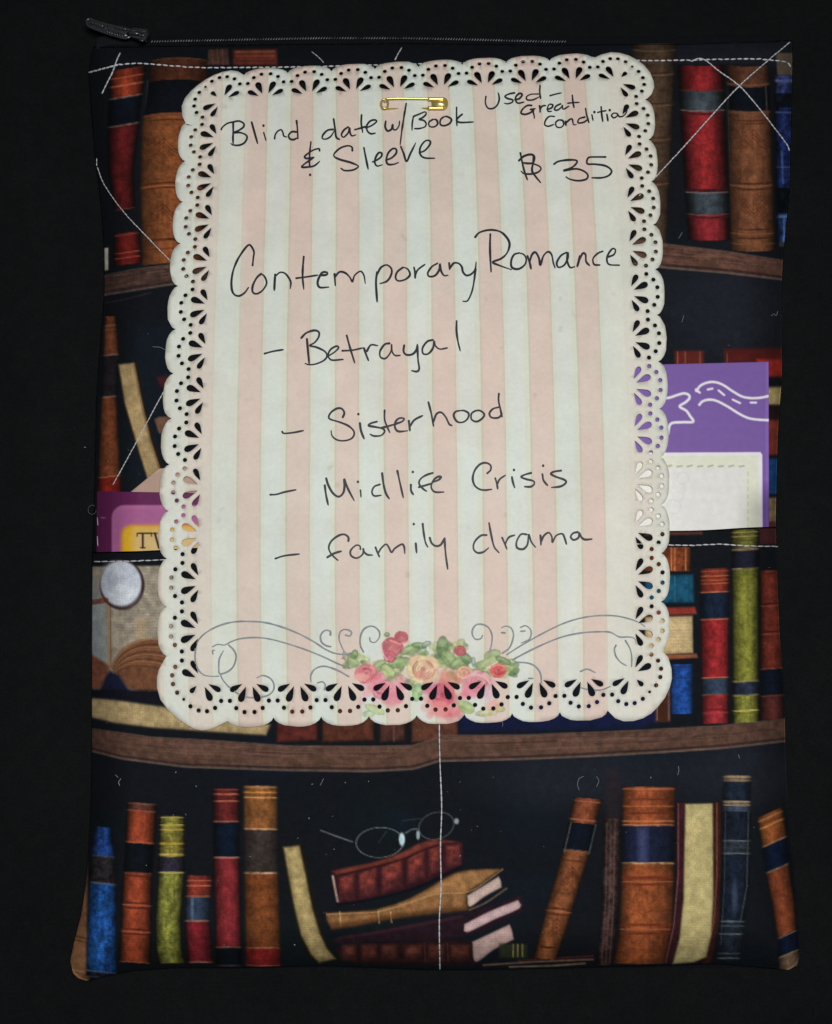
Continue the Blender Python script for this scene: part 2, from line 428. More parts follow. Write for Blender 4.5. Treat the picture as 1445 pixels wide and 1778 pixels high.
    p.book([110, 200, 330, 434], [1262, 1266, 1268, 1270], [1334, 1338, 1343, 1346],
           [(112, 149, (112, 66, 44)), (149, 190, (12, 20, 32)), (190, 434, (138, 82, 50))],
           [(145, (130, 84, 62), 3), (194, (110, 70, 50), 4), (207, (66, 32, 20), 3), (212, (60, 28, 18), 2), (316, (64, 32, 20), 3), (321, (160, 100, 70), 2), (326, (60, 30, 18), 3),
            (396, (64, 32, 18), 3), (404, (150, 95, 62), 2), (411, (62, 32, 20), 3), (422, (130, 86, 56), 2)], hl=.6, dark=.6, sag=3)
    chevrons(p, 1278, 1338, 238, (58, 26, 12)); chevrons(p, 1280, 1338, 352, (58, 26, 12), -1)
    p.stroke([(1330, 150), (1332, 190)], 2, (90, 78, 66), .8)
    p.poly([(1348, 92), (1376, 92), (1376, 132), (1350, 131)], (92, 78, 62), .85)
    p.book([128, 250, 425], [1345, 1347, 1351], [1378, 1377, 1374],
           [(130, 162, (60, 76, 140)), (162, 186, (20, 26, 44)), (186, 240, (38, 58, 128)), (240, 326, (30, 52, 120)), (326, 370, (10, 20, 30)), (370, 420, (36, 72, 145)), (420, 440, (70, 72, 74))],
           [(140, (110, 120, 175), 5), (195, (90, 105, 160), 3), (290, (90, 115, 170), 2), (376, (110, 135, 180), 5)], hl=.45, dark=.7, mott=.5)
    p.stroke([(1358, 262), (1360, 318)], 3, (120, 140, 190), .5); p.stroke([(1362, 376), (1361, 418)], 3, (120, 145, 190), .6)
    shelf(p, [(1100, 417), (1161, 424), (1260, 436), (1361, 452), (1376, 455)], [(1100, 458), (1153, 465), (1260, 474), (1361, 486), (1376, 488)], (80, 54, 44))
    p.poly([(1172, 609), (1222, 609), (1222, 640), (1172, 640)], (84, 28, 22), .9, 3)
    for x in (1177, 1190, 1216): p.stroke([(x, 611), (x, 640)], 1.6, (160, 95, 60), .8)
    p.poly([(1258, 606), (1362, 604), (1362, 632), (1258, 634)], (74, 20, 18), .9, 4)
    p.stroke([(1263, 614), (1263, 634)], 1.6, (130, 80, 50), .7)
    E = 1362
    for (y0, y1, c) in [(624, 654, (168, 38, 24)), (672, 703, (182, 162, 100)), (704, 729, (40, 22, 20)), (729, 790, (138, 54, 36)), (796, 858, (22, 72, 124)), (864, 916, (130, 108, 74))]:
        p.poly([(1315, y0), (E, y0), (E - 3, y1), (1315, y1)], c, soft=3, mott=.2, grad=(-.35, 0))
    # ---- pocket hem and right half of the second shelf
    p.poly([(1120, 905), (1220, 905), (1220, 928), (1120, 930)], (78, 42, 34), .9, 2)
    p.poly([(1318, 905), (1360, 905), (1360, 945), (1320, 945)], (64, 28, 30), .9, 2)
    p.book([948, 992], [1120, 1120], [1198, 1198], [(950, 992, (150, 70, 32))], [], dark=.25, mott=.3)
    for x in (1166, 1172, 1191): p.stroke([(x, 952), (x, 990)], 1.8, (205, 130, 75), .8)
    p.poly([(1120, 948), (1162, 948), (1162, 992), (1120, 992)], (60, 28, 20), .5, 6)
    p.poly([(1120, 998), (1205, 997), (1206, 1047), (1120, 1048)], (14, 66, 90), mott=.25, soft=2, dark_edge=.4)
    p.stroke([(1196, 1000), (1197, 1045)], 2, (12, 50, 70), .7); p.stroke([(1172, 1000), (1172, 1045)], 2, (60, 130, 150), .4)
    p.poly([(1120, 1056), (1207, 1054), (1210, 1066), (1120, 1070)], (118, 38, 28), soft=2)
    p.poly([(1120, 1071), (1203, 1069), (1204, 1134), (1120, 1138)], (170, 148, 106), mott=.15, dark_edge=.35)
    for k in range(10): p.stroke([(1150, 1077 + k * 6), (1201, 1075.5 + k * 6)], 1.2, (140, 110, 72), .5)
    p.poly([(1120, 1138), (1210, 1135), (1212, 1142), (1120, 1147)], (120, 66, 40), soft=1.5)
    p.poly([(930, 1225), (1142, 1205), (1142, 1256), (930, 1264)], (17, 21, 58), .9, 5)
    p.poly([(1138, 1150), (1164, 1150), (1164, 1254), (1138, 1254)], (58, 30, 20), soft=2)
    p.stroke([(1141, 1150), (1141, 1250)], 1.8, (150, 125, 110), .8); p.stroke([(1161, 1150), (1162, 1250)], 1.8, (150, 125, 110), .8)
    p.book([1150, 1242], [1164, 1165], [1203, 1203], [(1153, 1240, (28, 84, 178))], [(1158, (20, 40, 90), 3)], dark=.55, mott=.3)
    JL = [1216, 1217, 1220]; JR = [1266, 1266, 1265]
    p.book([984, 1080, 1258], JL, JR,
           [(987, 1029, (150, 52, 34)), (1029, 1074, (24, 40, 64)), (1074, 1178, (172, 36, 40)), (1178, 1206, (56, 74, 100)), (1206, 1257, (170, 42, 48))],
           [(992, (180, 90, 70), 1.8), (1000, (215, 120, 70), 2), (1007, (205, 105, 60), 2), (1013, (205, 105, 60), 1.6), (1028, (200, 120, 85), 2.4), (1075, (205, 125, 80), 2.6),
            (1177, (205, 125, 80), 2.4), (1206, (190, 125, 95), 2.4), (1232, (90, 16, 20), 3), (1238, (195, 80, 80), 1.6)], hl=.6, dark=.6, slope=-.04)
    OL = (146, 146, 48)
    p.book([918, 1000, 1256], [1270, 1271, 1273], [1317, 1318, 1318],
           [(919, 953, (120, 118, 46)), (953, 987, (34, 36, 56)), (987, 1183, OL), (1183, 1207, (46, 54, 78)), (1207, 1255, (152, 152, 52))],
           [(924, (165, 155, 80), 2), (931, (170, 150, 80), 2), (938, (60, 66, 20), 2), (954, (205, 165, 120), 3), (987, (185, 165, 110), 2.4), (1183, (185, 165, 90), 2.4),
            (1207, (180, 165, 100), 2.2), (1234, (220, 205, 100), 2.4), (1239, (90, 90, 24), 2)], hl=.55, dark=.75, mott=.22, slope=-.05)
    p.book([985, 1100, 1252], [1320, 1321, 1321], [1352, 1358, 1362],
           [(990, 1162, (140, 54, 38)), (1162, 1206, (16, 26, 46)), (1206, 1250, (104, 48, 44))],
           [(996, (80, 30, 24), 3), (1048, (60, 22, 16), 3), (1052, (165, 80, 58), 1.6), (1097, (62, 24, 18), 3), (1101, (165, 80, 58), 1.6), (1161, (165, 90, 65), 2), (1208, (120, 70, 60), 2)], dark=.6, slope=-.06)
    # ---- left half of the second shelf: open book, magnifying glass
    p.poly([(150, 984), (300, 982), (300, 1210), (150, 1205)], (132, 122, 106), mott=.22, soft=2)
    p.poly([(150, 1000), (188, 1060), (188, 1160), (150, 1150)], (126, 132, 134), .9, 6)
    for k in range(24): p.stroke([(206, 990 + k * 5.0), (240, 988 + k * 5.1), (300, 990 + k * 5.0)], 1.3, (88, 86, 84), .55, mott=.25)
    p.poly([(236, 1075), (252, 1075), (254, 1115), (238, 1115)], (160, 128, 84), .45, 8)
    p.stroke([(186, 1050), (189, 1110), (191, 1160)], 5, (150, 112, 66), .7); p.stroke([(192, 1050), (192, 1110), (193, 1158)], 2, (90, 60, 34), .8)
    top_ = spline([(194, 1160), (200, 1144), (214, 1126), (238, 1113), (268, 1109), (310, 1114)], 4)
    p.poly(np.concatenate([top_, [(310, 1204), (250, 1203), (222, 1196), (206, 1176)]]), (92, 58, 38), mott=.22, soft=3)
    for k in range(12):
        q = k / 11.
        p.stroke(spline([(195 + 5 * q, 1160 + 10 * q), (203 + 6 * q, 1143 + 20 * q), (218 + 6 * q, 1126 + 32 * q), (242, 1114 + 42 * q), (270, 1110 + 50 * q), (306, 1114 + 56 * q)], 4), 1.6, (150, 108, 70) if k % 3 == 0 else ((118, 78, 50) if k % 3 == 1 else (58, 34, 22)), .75)
    p.poly([(150, 1130), (190, 1156), (186, 1196), (150, 1196)], (104, 60, 42), mott=.2, soft=3)
    p.poly([(190, 1165), (206, 1172), (228, 1204), (172, 1204), (182, 1178)], (18, 22, 42), soft=3)
    p.poly([(150, 1196), (300, 1200), (300, 1222), (150, 1214)], (14, 14, 24), soft=3)
    p.ell(212, 1016, 39, 43, (40, 26, 26), 1, .08)
    p.ell(210, 1013, 35.5, 39, (162, 168, 180), 1, .12, mott=.06)
    p.ell(214, 1030, 24, 20, (184, 190, 196), .7, .9); p.ell(200, 990, 18, 14, (178, 182, 190), .6, .9); p.ell(193, 1004, 10, 20, (146, 152, 164), .6, .9)
    p.poly([(160, 1000), (170, 1008), (174, 1030), (162, 1040)], (120, 118, 116), .8); p.stroke([(160, 1046), (184, 1042)], 9, (96, 44, 30), .9)
    p.poly([(150, 1211), (200, 1215), (320, 1232), (470, 1258), (462, 1277), (380, 1272), (266, 1264), (200, 1256), (150, 1244)], (148, 128, 88), mott=.2, soft=2.4, dark_edge=.35)
    for y in (1226, 1236): p.stroke([(160, y), (260, y + 16), (400, y + 32)], 1.4, (128, 104, 62), .4)
    for (x0, x1, c) in [(480, 552, (74, 30, 26)), (559, 650, (70, 36, 26)), (659, 704, (62, 36, 30)), (714, 796, (76, 44, 32))]:
        p.poly([(x0, 1230), (x1, 1226), (x1, 1286), (x0, 1290)], c, soft=3, mott=.3, dark_edge=.5)
    p.stroke([(684, 1255), (684, 1288)], 1.5, (110, 90, 80), .8)
    p.poly([(798, 1225), (1120, 1225), (1120, 1262), (798, 1272)], (14, 20, 50), .9, 6)
    shelf(p, [(150, 1264), (266, 1280), (377, 1286), (500, 1295), (640, 1296), (718, 1294), (763, 1280)], [(150, 1302), (211, 1318), (321, 1332), (500, 1338), (640, 1340), (718, 1336), (763, 1322)])
    shelf(p, [(764, 1277), (900, 1276), (1020, 1272), (1126, 1267), (1250, 1260), (1358, 1249), (1378, 1246)], [(764, 1322), (900, 1319), (1020, 1314), (1126, 1308), (1250, 1300), (1360, 1288), (1378, 1285)])
    # ---- lowest shelf, left
    p.poly([(110, 1560), (150, 1480), (154, 1710), (110, 1710)], (124, 84, 54), mott=.25, soft=4)
    for y in (1622, 1629): p.stroke([(118, y), (150, y + 8)], 2, (60, 34, 20), .8)
    p.stroke([(118, 1682), (154, 1690)], 2.4, (170, 130, 95), .7); p.stroke([(122, 1692), (152, 1700)], 3, (74, 46, 30), .7)
    BLUE = (28, 98, 186)
    p.book([1434, 1485, 1540, 1688, 1700], [166, 159, 155, 149, 148], [192, 198, 201, 203, 203],
           [(1436, 1487, (36, 84, 170)), (1487, 1534, (58, 52, 58)), (1534, 1688, BLUE), (1688, 1698, (22, 34, 60))],
           [(1487, (120, 120, 125), 2.4), (1534, (140, 140, 145), 2.6), (1688, (130, 140, 150), 2.4), (1698, (80, 90, 100), 3)], dark=.6, mott=.42, slope=.1, hl=.45)
    ORG = (178, 72, 36)
    p.book([1393, 1465, 1520, 1673], [221, 218, 214, 207], [272, 268, 264, 261],
           [(1394, 1406, (110, 60, 46)), (1406, 1465, ORG), (1465, 1516, (12, 20, 28)), (1516, 1672, ORG)],
           [(1396, (120, 84, 76), 2), (1408, (130, 84, 70), 2), (1463, (190, 100, 62), 2.2), (1516, (160, 70, 50), 2.2), (1521, (80, 28, 20), 3), (1568, (70, 24, 16), 3), (1572, (190, 100, 70), 2), (1577, (60, 20, 14), 3),
            (1614, (66, 22, 14), 3), (1618, (190, 100, 70), 2), (1622, (64, 22, 14), 2.4), (1671, (190, 110, 80), 2)], dark=.85, slope=.06, hl=.45)
    p.book([1415, 1518, 1600, 1650, 1676], [278, 275, 270, 271, 277], [320, 320, 314, 316, 322],
           [(1417, 1489, (150, 142, 50)), (1489, 1514, (52, 48, 66)), (1514, 1673, (150, 152, 54))],
           [(1420, (185, 175, 95), 2), (1427, (80, 80, 20), 2), (1433, (205, 185, 70), 2.4), (1441, (215, 175, 70), 2.4), (1448, (90, 86, 20), 2), (1465, (200, 165, 40), 3.6), (1474, (120, 100, 24), 2),
            (1484, (225, 190, 90), 3.4), (1515, (210, 190, 120), 3)], dark=.75, mott=.3, hl=.45)
    p.book([1518, 1600, 1674], [325, 321, 328], [368, 363, 370],
           [(1520, 1558, (150, 54, 40)), (1558, 1599, (52, 70, 96)), (1599, 1672, (142, 32, 42))],
           [(1529, (205, 110, 75), 2), (1538, (225, 110, 60), 2.2), (1557, (210, 140, 110), 2.4), (1599, (205, 140, 115), 2.6), (1671, (205, 140, 110), 2.6)], hl=.35, dark=.6)
    p.stroke([(334, 1560), (334, 1597)], 5, (110, 122, 146), .5)
    p.book([1366, 1500, 1680], [370, 371, 375], [415, 416, 420],
           [(1369, 1428, (112, 36, 34)), (1428, 1489, (12, 26, 46)), (1489, 1645, (152, 42, 48)), (1645, 1680, (12, 20, 32))],
           [(1371, (140, 70, 60), 2), (1379, (205, 115, 85), 2.6), (1391, (200, 110, 80), 2.6), (1427, (205, 120, 100), 2.6), (1489, (220, 150, 130), 2.8), (1645, (190, 125, 110), 2.2), (1677, (100, 90, 90), 2)], dark=.7, hl=.55)
    p.book([1362, 1500, 1680], [423, 424, 427], [481, 482, 488],
           [(1364, 1441, (150, 92, 42)), (1441, 1516, (62, 52, 48)), (1516, 1646, (134, 70, 28)), (1646, 1678, (160, 32, 28))],
           [(1367, (185, 140, 95), 2.2), (1376, (235, 155, 70), 3), (1385, (240, 165, 90), 2.6), (1440, (235, 175, 125), 3), (1516, (235, 185, 140), 3), (1646, (220, 150, 100), 2.4), (1677, (210, 120, 95), 2)], dark=.42, hl=.5, slope=.01)
    # ---- lowest shelf, middle
    p.poly([(489, 1470), (498, 1523), (507, 1575), (518, 1626), (536, 1664), (553, 1675), (592, 1668), (572, 1648), (561, 1620), (548, 1575), (536, 1513), (525, 1466)], (22, 18, 10), .9, 3)
    p.poly([(492, 1471), (501, 1523), (511, 1575), (523, 1624), (540, 1658), (554, 1672), (583, 1665), (568, 1647), (556, 1622), (542, 1575), (530, 1513), (520, 1468)], (156, 136, 86), mott=.2, soft=2.2, dark_edge=.35, er=5)
    zc = lambda L: [(450 + x / 2.89, 1340 + y / 2.89) for x, y in L]
    sp_ = lambda L, st=5: spline(zc(L), st)
    def outline(*segs): return np.concatenate([sp_(g) for g in segs])
    # top book: dark red, raised bands across the spine
    p.poly(outline([(362, 498), (470, 476), (590, 450), (720, 405), (800, 362), (880, 338)], [(880, 338), (960, 343), (1016, 356), (1024, 400), (1016, 470)], [(1016, 470), (940, 505), (800, 570), (600, 628), (480, 655), (396, 662)], [(396, 662), (376, 600), (362, 498)]), (40, 15, 22), mott=.2, soft=2.4)
    for (x0, x1, t0, t1, b0, b1) in [(400, 482, 530, 508, 650, 640), (500, 592, 506, 482, 636, 612), (612, 722, 478, 440, 610, 572), (742, 832, 432, 392, 566, 528), (850, 915, 386, 368, 522, 492), (936, 1012, 372, 366, 484, 462)]:
        xc = (x0 + x1) / 2; q = [(x0, t0), (x1, t1), (x1 - 2, b1), (x0 + 4, b0)]
        p.poly(zc(q), (74, 30, 30), .8, soft=4, mott=.4)
        q = [(x0 + 12, t0 + 6), (x1 - 14, t1 + 6), (x1 - 18, (t1 + b1) / 2 + 12), (x0 + 14, (t0 + b0) / 2 + 14)]
        p.poly(zc(q), (116, 46, 38), .8, soft=5, mott=.5)
        p.stroke(zc([(x0 + 14, t0 + 12), (xc, (t0 + t1) / 2 + 8)]), 2, (142, 78, 66), .4); p.stroke(zc([(xc - 8, t0 + 30), (xc - 12, b0 - 30)]), 1.6, (128, 60, 50), .35)
    p.poly(outline([(362, 498), (470, 474), (590, 448), (720, 402), (800, 360), (880, 338)], [(880, 338), (950, 344), (1012, 356)], [(1012, 356), (920, 362), (830, 388), (720, 438), (590, 474), (480, 500), (385, 522)]), (104, 46, 36), mott=.25, soft=2, dark_edge=.4)
    p.stroke(sp_([(385, 524), (480, 502), (590, 476), (720, 440), (830, 392), (910, 366)]), 2.4, (30, 10, 12), .85)
    p.stroke(sp_([(370, 525), (382, 590), (394, 650)]), 4., (172, 148, 134), .85)
    p.stroke(sp_([(396, 668), (600, 634), (800, 578), (1016, 478)]), 5, (8, 8, 14), .8)
    # second: tan, pages towards the right
    p.poly(outline([(330, 706), (460, 700), (600, 686), (740, 640), (860, 575), (960, 515), (1060, 490), (1225, 486)], [(1225, 486), (1140, 545), (1046, 612)], [(1046, 612), (1044, 650), (1052, 694)], [(1052, 694), (900, 712), (740, 730), (600, 752), (480, 776), (362, 792)], [(362, 792), (340, 750), (330, 706)]), (120, 82, 46), mott=.3, soft=2, dark_edge=.6, er=4)
    p.poly(outline([(600, 694), (740, 650), (860, 590), (960, 530), (1060, 500), (1200, 494)], [(1200, 494), (1120, 548), (1040, 600)], [(1040, 600), (900, 610), (760, 662), (600, 705)]), (138, 98, 56), .7, mott=.3, soft=3)
    p.stroke(sp_([(340, 716), (480, 710), (600, 702), (740, 664), (880, 616), (1046, 604), (1140, 550), (1222, 490)]), 2.2, (168, 128, 80), .75)
    for x in (405, 598, 660): p.stroke(zc([(x, 704), (x + 5, 772 - (x - 400) * .06)]), 2, (196, 164, 110), .8)
    p.poly(outline([(362, 760), (480, 748), (600, 728), (740, 706), (900, 690), (1050, 672)], [(1050, 672), (1052, 696), (900, 716), (740, 734), (600, 756), (480, 780), (362, 794)]), (66, 38, 18), .55, soft=3)
    p.poly(outline([(1044, 622), (1120, 576), (1202, 526)], [(1202, 526), (1214, 550), (1216, 580)], [(1216, 580), (1130, 628), (1056, 678), (1044, 622)]), (176, 152, 142), mott=.1, soft=1.4, dark_edge=.25)
    p.stroke(sp_([(1056, 694), (1140, 656), (1242, 586)]), 2.4, (128, 94, 58), .85)
    # third: very dark
    p.poly(outline([(372, 838), (500, 812), (700, 776), (900, 735), (1060, 706), (1200, 660), (1318, 622)], [(1318, 622), (1314, 700), (1200, 758), (1082, 812), (900, 842), (700, 852), (500, 858), (380, 862), (372, 838)]), (30, 16, 24), mott=.3, soft=2.4)
    p.stroke(sp_([(400, 836), (600, 806), (800, 768), (1020, 726)]), 5, (52, 26, 34), .7)
    p.poly(outline([(1030, 766), (1160, 700), (1300, 644)], [(1300, 644), (1308, 684), (1180, 742), (1042, 806), (1030, 766)]), (176, 146, 148), mott=.1, soft=1.4, dark_edge=.2)
    # lowest: red brown with bands
    p.poly(outline([(390, 880), (540, 862), (700, 858), (900, 848), (1066, 850)], [(1066, 850), (1076, 900), (1086, 966)], [(1086, 966), (900, 970), (700, 966), (560, 960), (420, 944), (390, 880)]), (34, 15, 18), mott=.3, soft=2.4)
    for (x0, x1) in [(415, 488), (508, 592), (612, 696), (726, 820), (846, 930), (958, 1060)]:
        p.poly(zc([(x0, 872), (x1, 868), (x1, 948), (x0 + 3, 946)]), (56, 27, 24), .85, soft=4, mott=.4)
        p.poly(zc([(x0 + 12, 876), (x1 - 10, 874), (x1 - 14, 920), (x0 + 14, 920)]), (88, 44, 34), .75, soft=4.5, mott=.5)
    for x in (830, 945): p.stroke(zc([(x, 862), (x + 4, 955)]), 1.8, (112, 62, 48), .6)
    p.poly(outline([(1070, 854), (1160, 812), (1258, 766)], [(1258, 766), (1270, 800), (1278, 842)], [(1278, 842), (1180, 892), (1086, 954), (1070, 854)]), (170, 140, 134), mott=.1, soft=1.4, dark_edge=.25)
    GL = (104, 110, 112)
    p.ell(659.5, 1463, 41, 26, GL, .85, ring=1.6, rot=-.04); p.ell(758, 1434, 31, 23, GL, .62, ring=1.5, rot=-.3)
    p.stroke(zc([(735, 308), (765, 290), (795, 287)]), 2.4, GL, .85); p.ell(698, 1457.5, 5, 11, (168, 196, 206), .95, .5); p.ell(726, 1450, 3, 8, (150, 170, 175), .8, .5)
    p.stroke(zc([(310, 295), (390, 325), (468, 352)]), 2.6, GL, .8); p.ell(793, 1426, 4, 5, (150, 160, 160), .8, .6); p.stroke(zc([(720, 245), (820, 235)]), 1.5, (60, 66, 72), .7)
    p.stroke(zc([(640, 300), (600, 355)]), 1.4, (70, 80, 84), .6)
    p.poly(zc([(1205, 862), (1345, 868), (1345, 935), (1205, 935)]), (38, 42, 26), .9, 3)
    for x in (1275, 1298, 1322): p.stroke(zc([(x, 868), (x, 928)]), 2, (170, 150, 70), .85)
    p.stroke([(840, 1676), (930, 1670), (1030, 1666)], 3, (150, 108, 74), .8); p.stroke([(885, 1679), (960, 1677), (1016, 1673)], 3, (172, 140, 110), .7); p.stroke([(900, 1668), (1030, 1660)], 3, (90, 30, 22), .8)
    # ---- lowest shelf, right
    ys = [1384, 1484, 1572, 1668]; xl = [997, 976, 950, 925]; xr = [1046, 1023, 997, 966]
    p.book(ys, xl, xr, [(1386, 1430, (150, 76, 44)), (1430, 1478, (12, 20, 36)), (1478, 1666, (150, 84, 44))],
           [(1392, (165, 96, 66), 2), (1424, (170, 105, 70), 2.4), (1478, (150, 88, 60), 4), (1495, (70, 30, 16), 2.4), (1578, (66, 28, 14), 3), (1583, (180, 110, 70), 2), (1588, (66, 28, 14), 2.4), (1645, (70, 30, 16), 3)], slope=.1, dark=.72, mott=.22)
    p.stroke([(992, 1428), (980, 1480)], 2, (96, 96, 92), .8); p.stroke([(1035, 1432), (1023, 1482)], 2, (80, 92, 88), .8)
    chevrons(p, 974, 1014, 1518, (48, 20, 8)); chevrons(p, 948, 986, 1608, (48, 20, 8))
    p.poly([(1054, 1335), (1076, 1335), (1076, 1430), (1052, 1430)], (34, 26, 30), .7, 5)
    p.book([1420, 1600, 1676], [1049, 1044, 1036], [1078, 1073, 1062], [(1420, 1676, (66, 46, 44))], [], dark=.6, mott=.5)
    for x in (1054, 1061, 1068): p.stroke([(x, 1430), (x - 2, 1560), (x - 9, 1672)], 2, (98, 72, 66), .55)
    p.book([1362, 1500, 1620, 1676], [1081, 1080, 1076, 1064], [1172, 1171, 1168, 1160],
           [(1366, 1434, (164, 80, 38)), (1434, 1500, (30, 36, 66)), (1500, 1674, (172, 86, 38))],
           [(1370, (190, 110, 74), 2.4), (1388, (90, 34, 16), 2.4), (1400, (190, 100, 50), 2.4), (1412, (90, 34, 16), 3), (1426, (205, 120, 62), 3), (1433, (225, 150, 110), 2.8), (1499, (235, 180, 110), 3.4),
            (1524, (110, 40, 18), 5), (1531, (190, 100, 56), 2), (1536, (100, 36, 16), 3), (1606, (104, 38, 18), 5), (1614, (190, 100, 56), 2), (1621, (104, 38, 18), 4)], dark=.6, hl=.38, mott=.2)
    p.poly([(1108, 1438), (1124, 1438), (1124, 1496), (1108, 1496)], (76, 80, 122), .5, 6)
    for (a, b2, c3) in [((1100, 1560), (1112, 1545), (1128, 1556)), ((1128, 1570), (1140, 1556), (1146, 1572)), ((1104, 1580), (1118, 1590), (1132, 1580))]: p.stroke([a, b2, c3], 1.6, (96, 40, 16), .6)
    for (w0, w1, c) in [(1174, 1192, (58, 24, 30)), (1236, 1254, (62, 28, 24))]:
        p.book([1392, 1500, 1600, 1676], [w0, w0, w0 - 5, w0 - 20], [w1, w1, w1 - 4, w1 - 16], [(1393, 1674, c)], [], dark=.4)
    p.stroke([(1178, 1396), (1178, 1520), (1170, 1610), (1156, 1672)], 2.4, (120, 72, 78), .8); p.stroke([(1245, 1394), (1245, 1520), (1240, 1600), (1226, 1662)], 2, (124, 74, 56), .8)
    p.poly([(1190, 1396), (1238, 1395), (1239, 1560), (1235, 1625), (1226, 1662), (1205, 1671), (1168, 1674), (1180, 1630), (1187, 1560)], (162, 148, 98), mott=.14, soft=1.8, dark_edge=.2)
    for x in (1200, 1212, 1224): p.stroke([(x, 1400), (x, 1540), (x - 10, 1664)], 1.4, (160, 146, 90), .35)
    p.book([1344, 1500, 1600, 1672], [1256, 1255, 1251, 1244], [1304, 1303, 1294, 1284],
           [(1346, 1358, (120, 100, 78)), (1358, 1390, (26, 38, 54)), (1390, 1400, (120, 104, 84)), (1400, 1410, (64, 78, 98)), (1410, 1458, (24, 34, 50)), (1458, 1484, (48, 58, 70)), (1484, 1598, (24, 34, 52)), (1598, 1670, (32, 42, 54))],
           [(1349, (190, 165, 130), 3), (1355, (150, 125, 95), 2), (1392, (190, 165, 130), 3), (1398, (160, 140, 110), 2.4), (1460, (110, 120, 130), 2), (1472, (50, 56, 64), 3), (1482, (110, 118, 124), 2.4),
            (1600, (110, 122, 128), 2.4), (1608, (80, 90, 98), 2), (1622, (130, 145, 155), 2), (1656, (100, 114, 122), 2), (1664, (120, 132, 140), 2.4)], dark=.5, mott=.35)
    p.stroke([(1300, 1410), (1297, 1540), (1286, 1600)], 1.8, (84, 88, 88), .7); p.stroke([(1260, 1410), (1258, 1540), (1252, 1640)], 1.6, (74, 84, 96), .6)
    p.ell(1276, 1560, 5, 26, (60, 74, 92), .6, .9)
    p.book([1400, 1450, 1512, 1570, 1640, 1690], [1311, 1321, 1330, 1341, 1352, 1352], [1358, 1366, 1371, 1380, 1386, 1392],
           [(1411, 1463, (180, 98, 42)), (1463, 1508, (14, 30, 60)), (1508, 1622, (168, 80, 42)), (1622, 1655, (14, 28, 56)), (1655, 1686, (140, 110, 84))],
           [(1418, (225, 155, 80), 2.4), (1425, (110, 50, 16), 2), (1431, (235, 165, 85), 2.8), (1462, (205, 160, 125), 2.4), (1508, (190, 160, 130), 2.8), (1623, (175, 140, 110), 2.4), (1656, (170, 140, 110), 2.4)], slope=-.42, dark=.6, hl=.5)

# light level on the sheet when the print was judged: albedo = seen colour / LEVEL
LEVEL = 0.58
def to_albedo(C, X=None, Y=None):
    A = lin(np.clip(C, 0, 255)) / LEVEL
    g = (A @ np.array([.3, .59, .11]))[:, None]
    return np.clip(A * .93 + g * .07, 0, .9)

def grid_faces(nr, nc):
    i = np.arange(nr - 1)[:, None]; j = np.arange(nc - 1)[None]
    a = (i * nc + j).ravel()
    return np.stack([a, a + nc, a + nc + 1, a + 1], 1)

def param_grid(tfun, bfun, nr, nc):
    s = np.linspace(0, 1, nc)[None]; t = np.linspace(0, 1, nr)[:, None]
    y0 = float(tfun(700)) * (1 - t) + float(bfun(700)) * t + 0 * s
    X = Lf(y0) + (Rf(y0) - Lf(y0)) * s
    for _ in range(3):
        Y = tfun(X) * (1 - t) + bfun(X) * t
        X = Lf(Y) + (Rf(Y) - Lf(Y)) * s
    Y = tfun(X) * (1 - t) + bfun(X) * t
    return X, Y

sleeve = thing('book_sleeve', 'padded fabric book sleeve printed with shelves of old books, lying on black cloth', 'book sleeve', (0, 0, 0))

STEP = 1.8
ncol = int(1215 / STEP)
X1, Y1 = param_grid(Tf, lambda x: PK(x) + 60, int(940 / STEP), ncol)
X2, Y2 = param_grid(PK, Bf, int(740 / STEP), ncol)
pt = Painter(np.concatenate([X1.ravel(), X2.ravel()]), np.concatenate([Y1.ravel(), Y2.ravel()]), NAVY)
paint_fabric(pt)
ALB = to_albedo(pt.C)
n1 = X1.size

def panel(name, X, Y, H, cols, edge, back=True):
    nr, nc = X.shape
    V = W(X, Y, H(X, Y)).reshape(-1, 3)
    Fc = [grid_faces(nr, nc)]
    C = [cols]; Vs = [V]; n = len(V)
    # turned-under rim: a strip round the chosen borders that rolls down and inwards
    for which in edge:
        if which == 'l': ids = np.arange(nr) * nc; dx, dy = 1, 0
        if which == 'r': ids = np.arange(nr) * nc + nc - 1; dx, dy = -1, 0
        if which == 'b': ids = np.arange(nc) + (nr - 1) * nc; dx, dy = 0, -1
        if which == 't': ids = np.arange(nc); dx, dy = 0, 1
        p0 = V[ids]; prev = ids
        for k, (dz, di) in enumerate([(.35, -.0004), (.75, 0.0002), (1., .0022)]):
            q = p0.copy(); q[:, 0] += dx * di; q[:, 1] -= dy * di
            zt = .0007 if which != 't' else None
            if which == 't': q[:, 2] = p0[:, 2] - .0006 * dz
            else: q[:, 2] = p0[:, 2] * (1 - dz) + .0007 * dz
            new = np.arange(n, n + len(q)); Vs.append(q); C.append(cols[ids]); n += len(q)
            Fc.append(np.stack([prev[:-1], new[:-1], new[1:], prev[1:]], 1)); prev = new
    return mesh_obj(name, np.concatenate(Vs), np.concatenate(Fc), M_COTTON, sleeve, True, np.concatenate(C))
front = panel('front_panel', X1, Y1, Hs, ALB[:n1], 'lrt')
front['label'] = 'upper face printed with brown, red and blue books'
pocket = panel('pocket_panel', X2, Y2, Hp, ALB[n1:], 'lrbt')
pocket['label'] = 'open pocket over the lower half, printed with books, glasses and a magnifying glass'

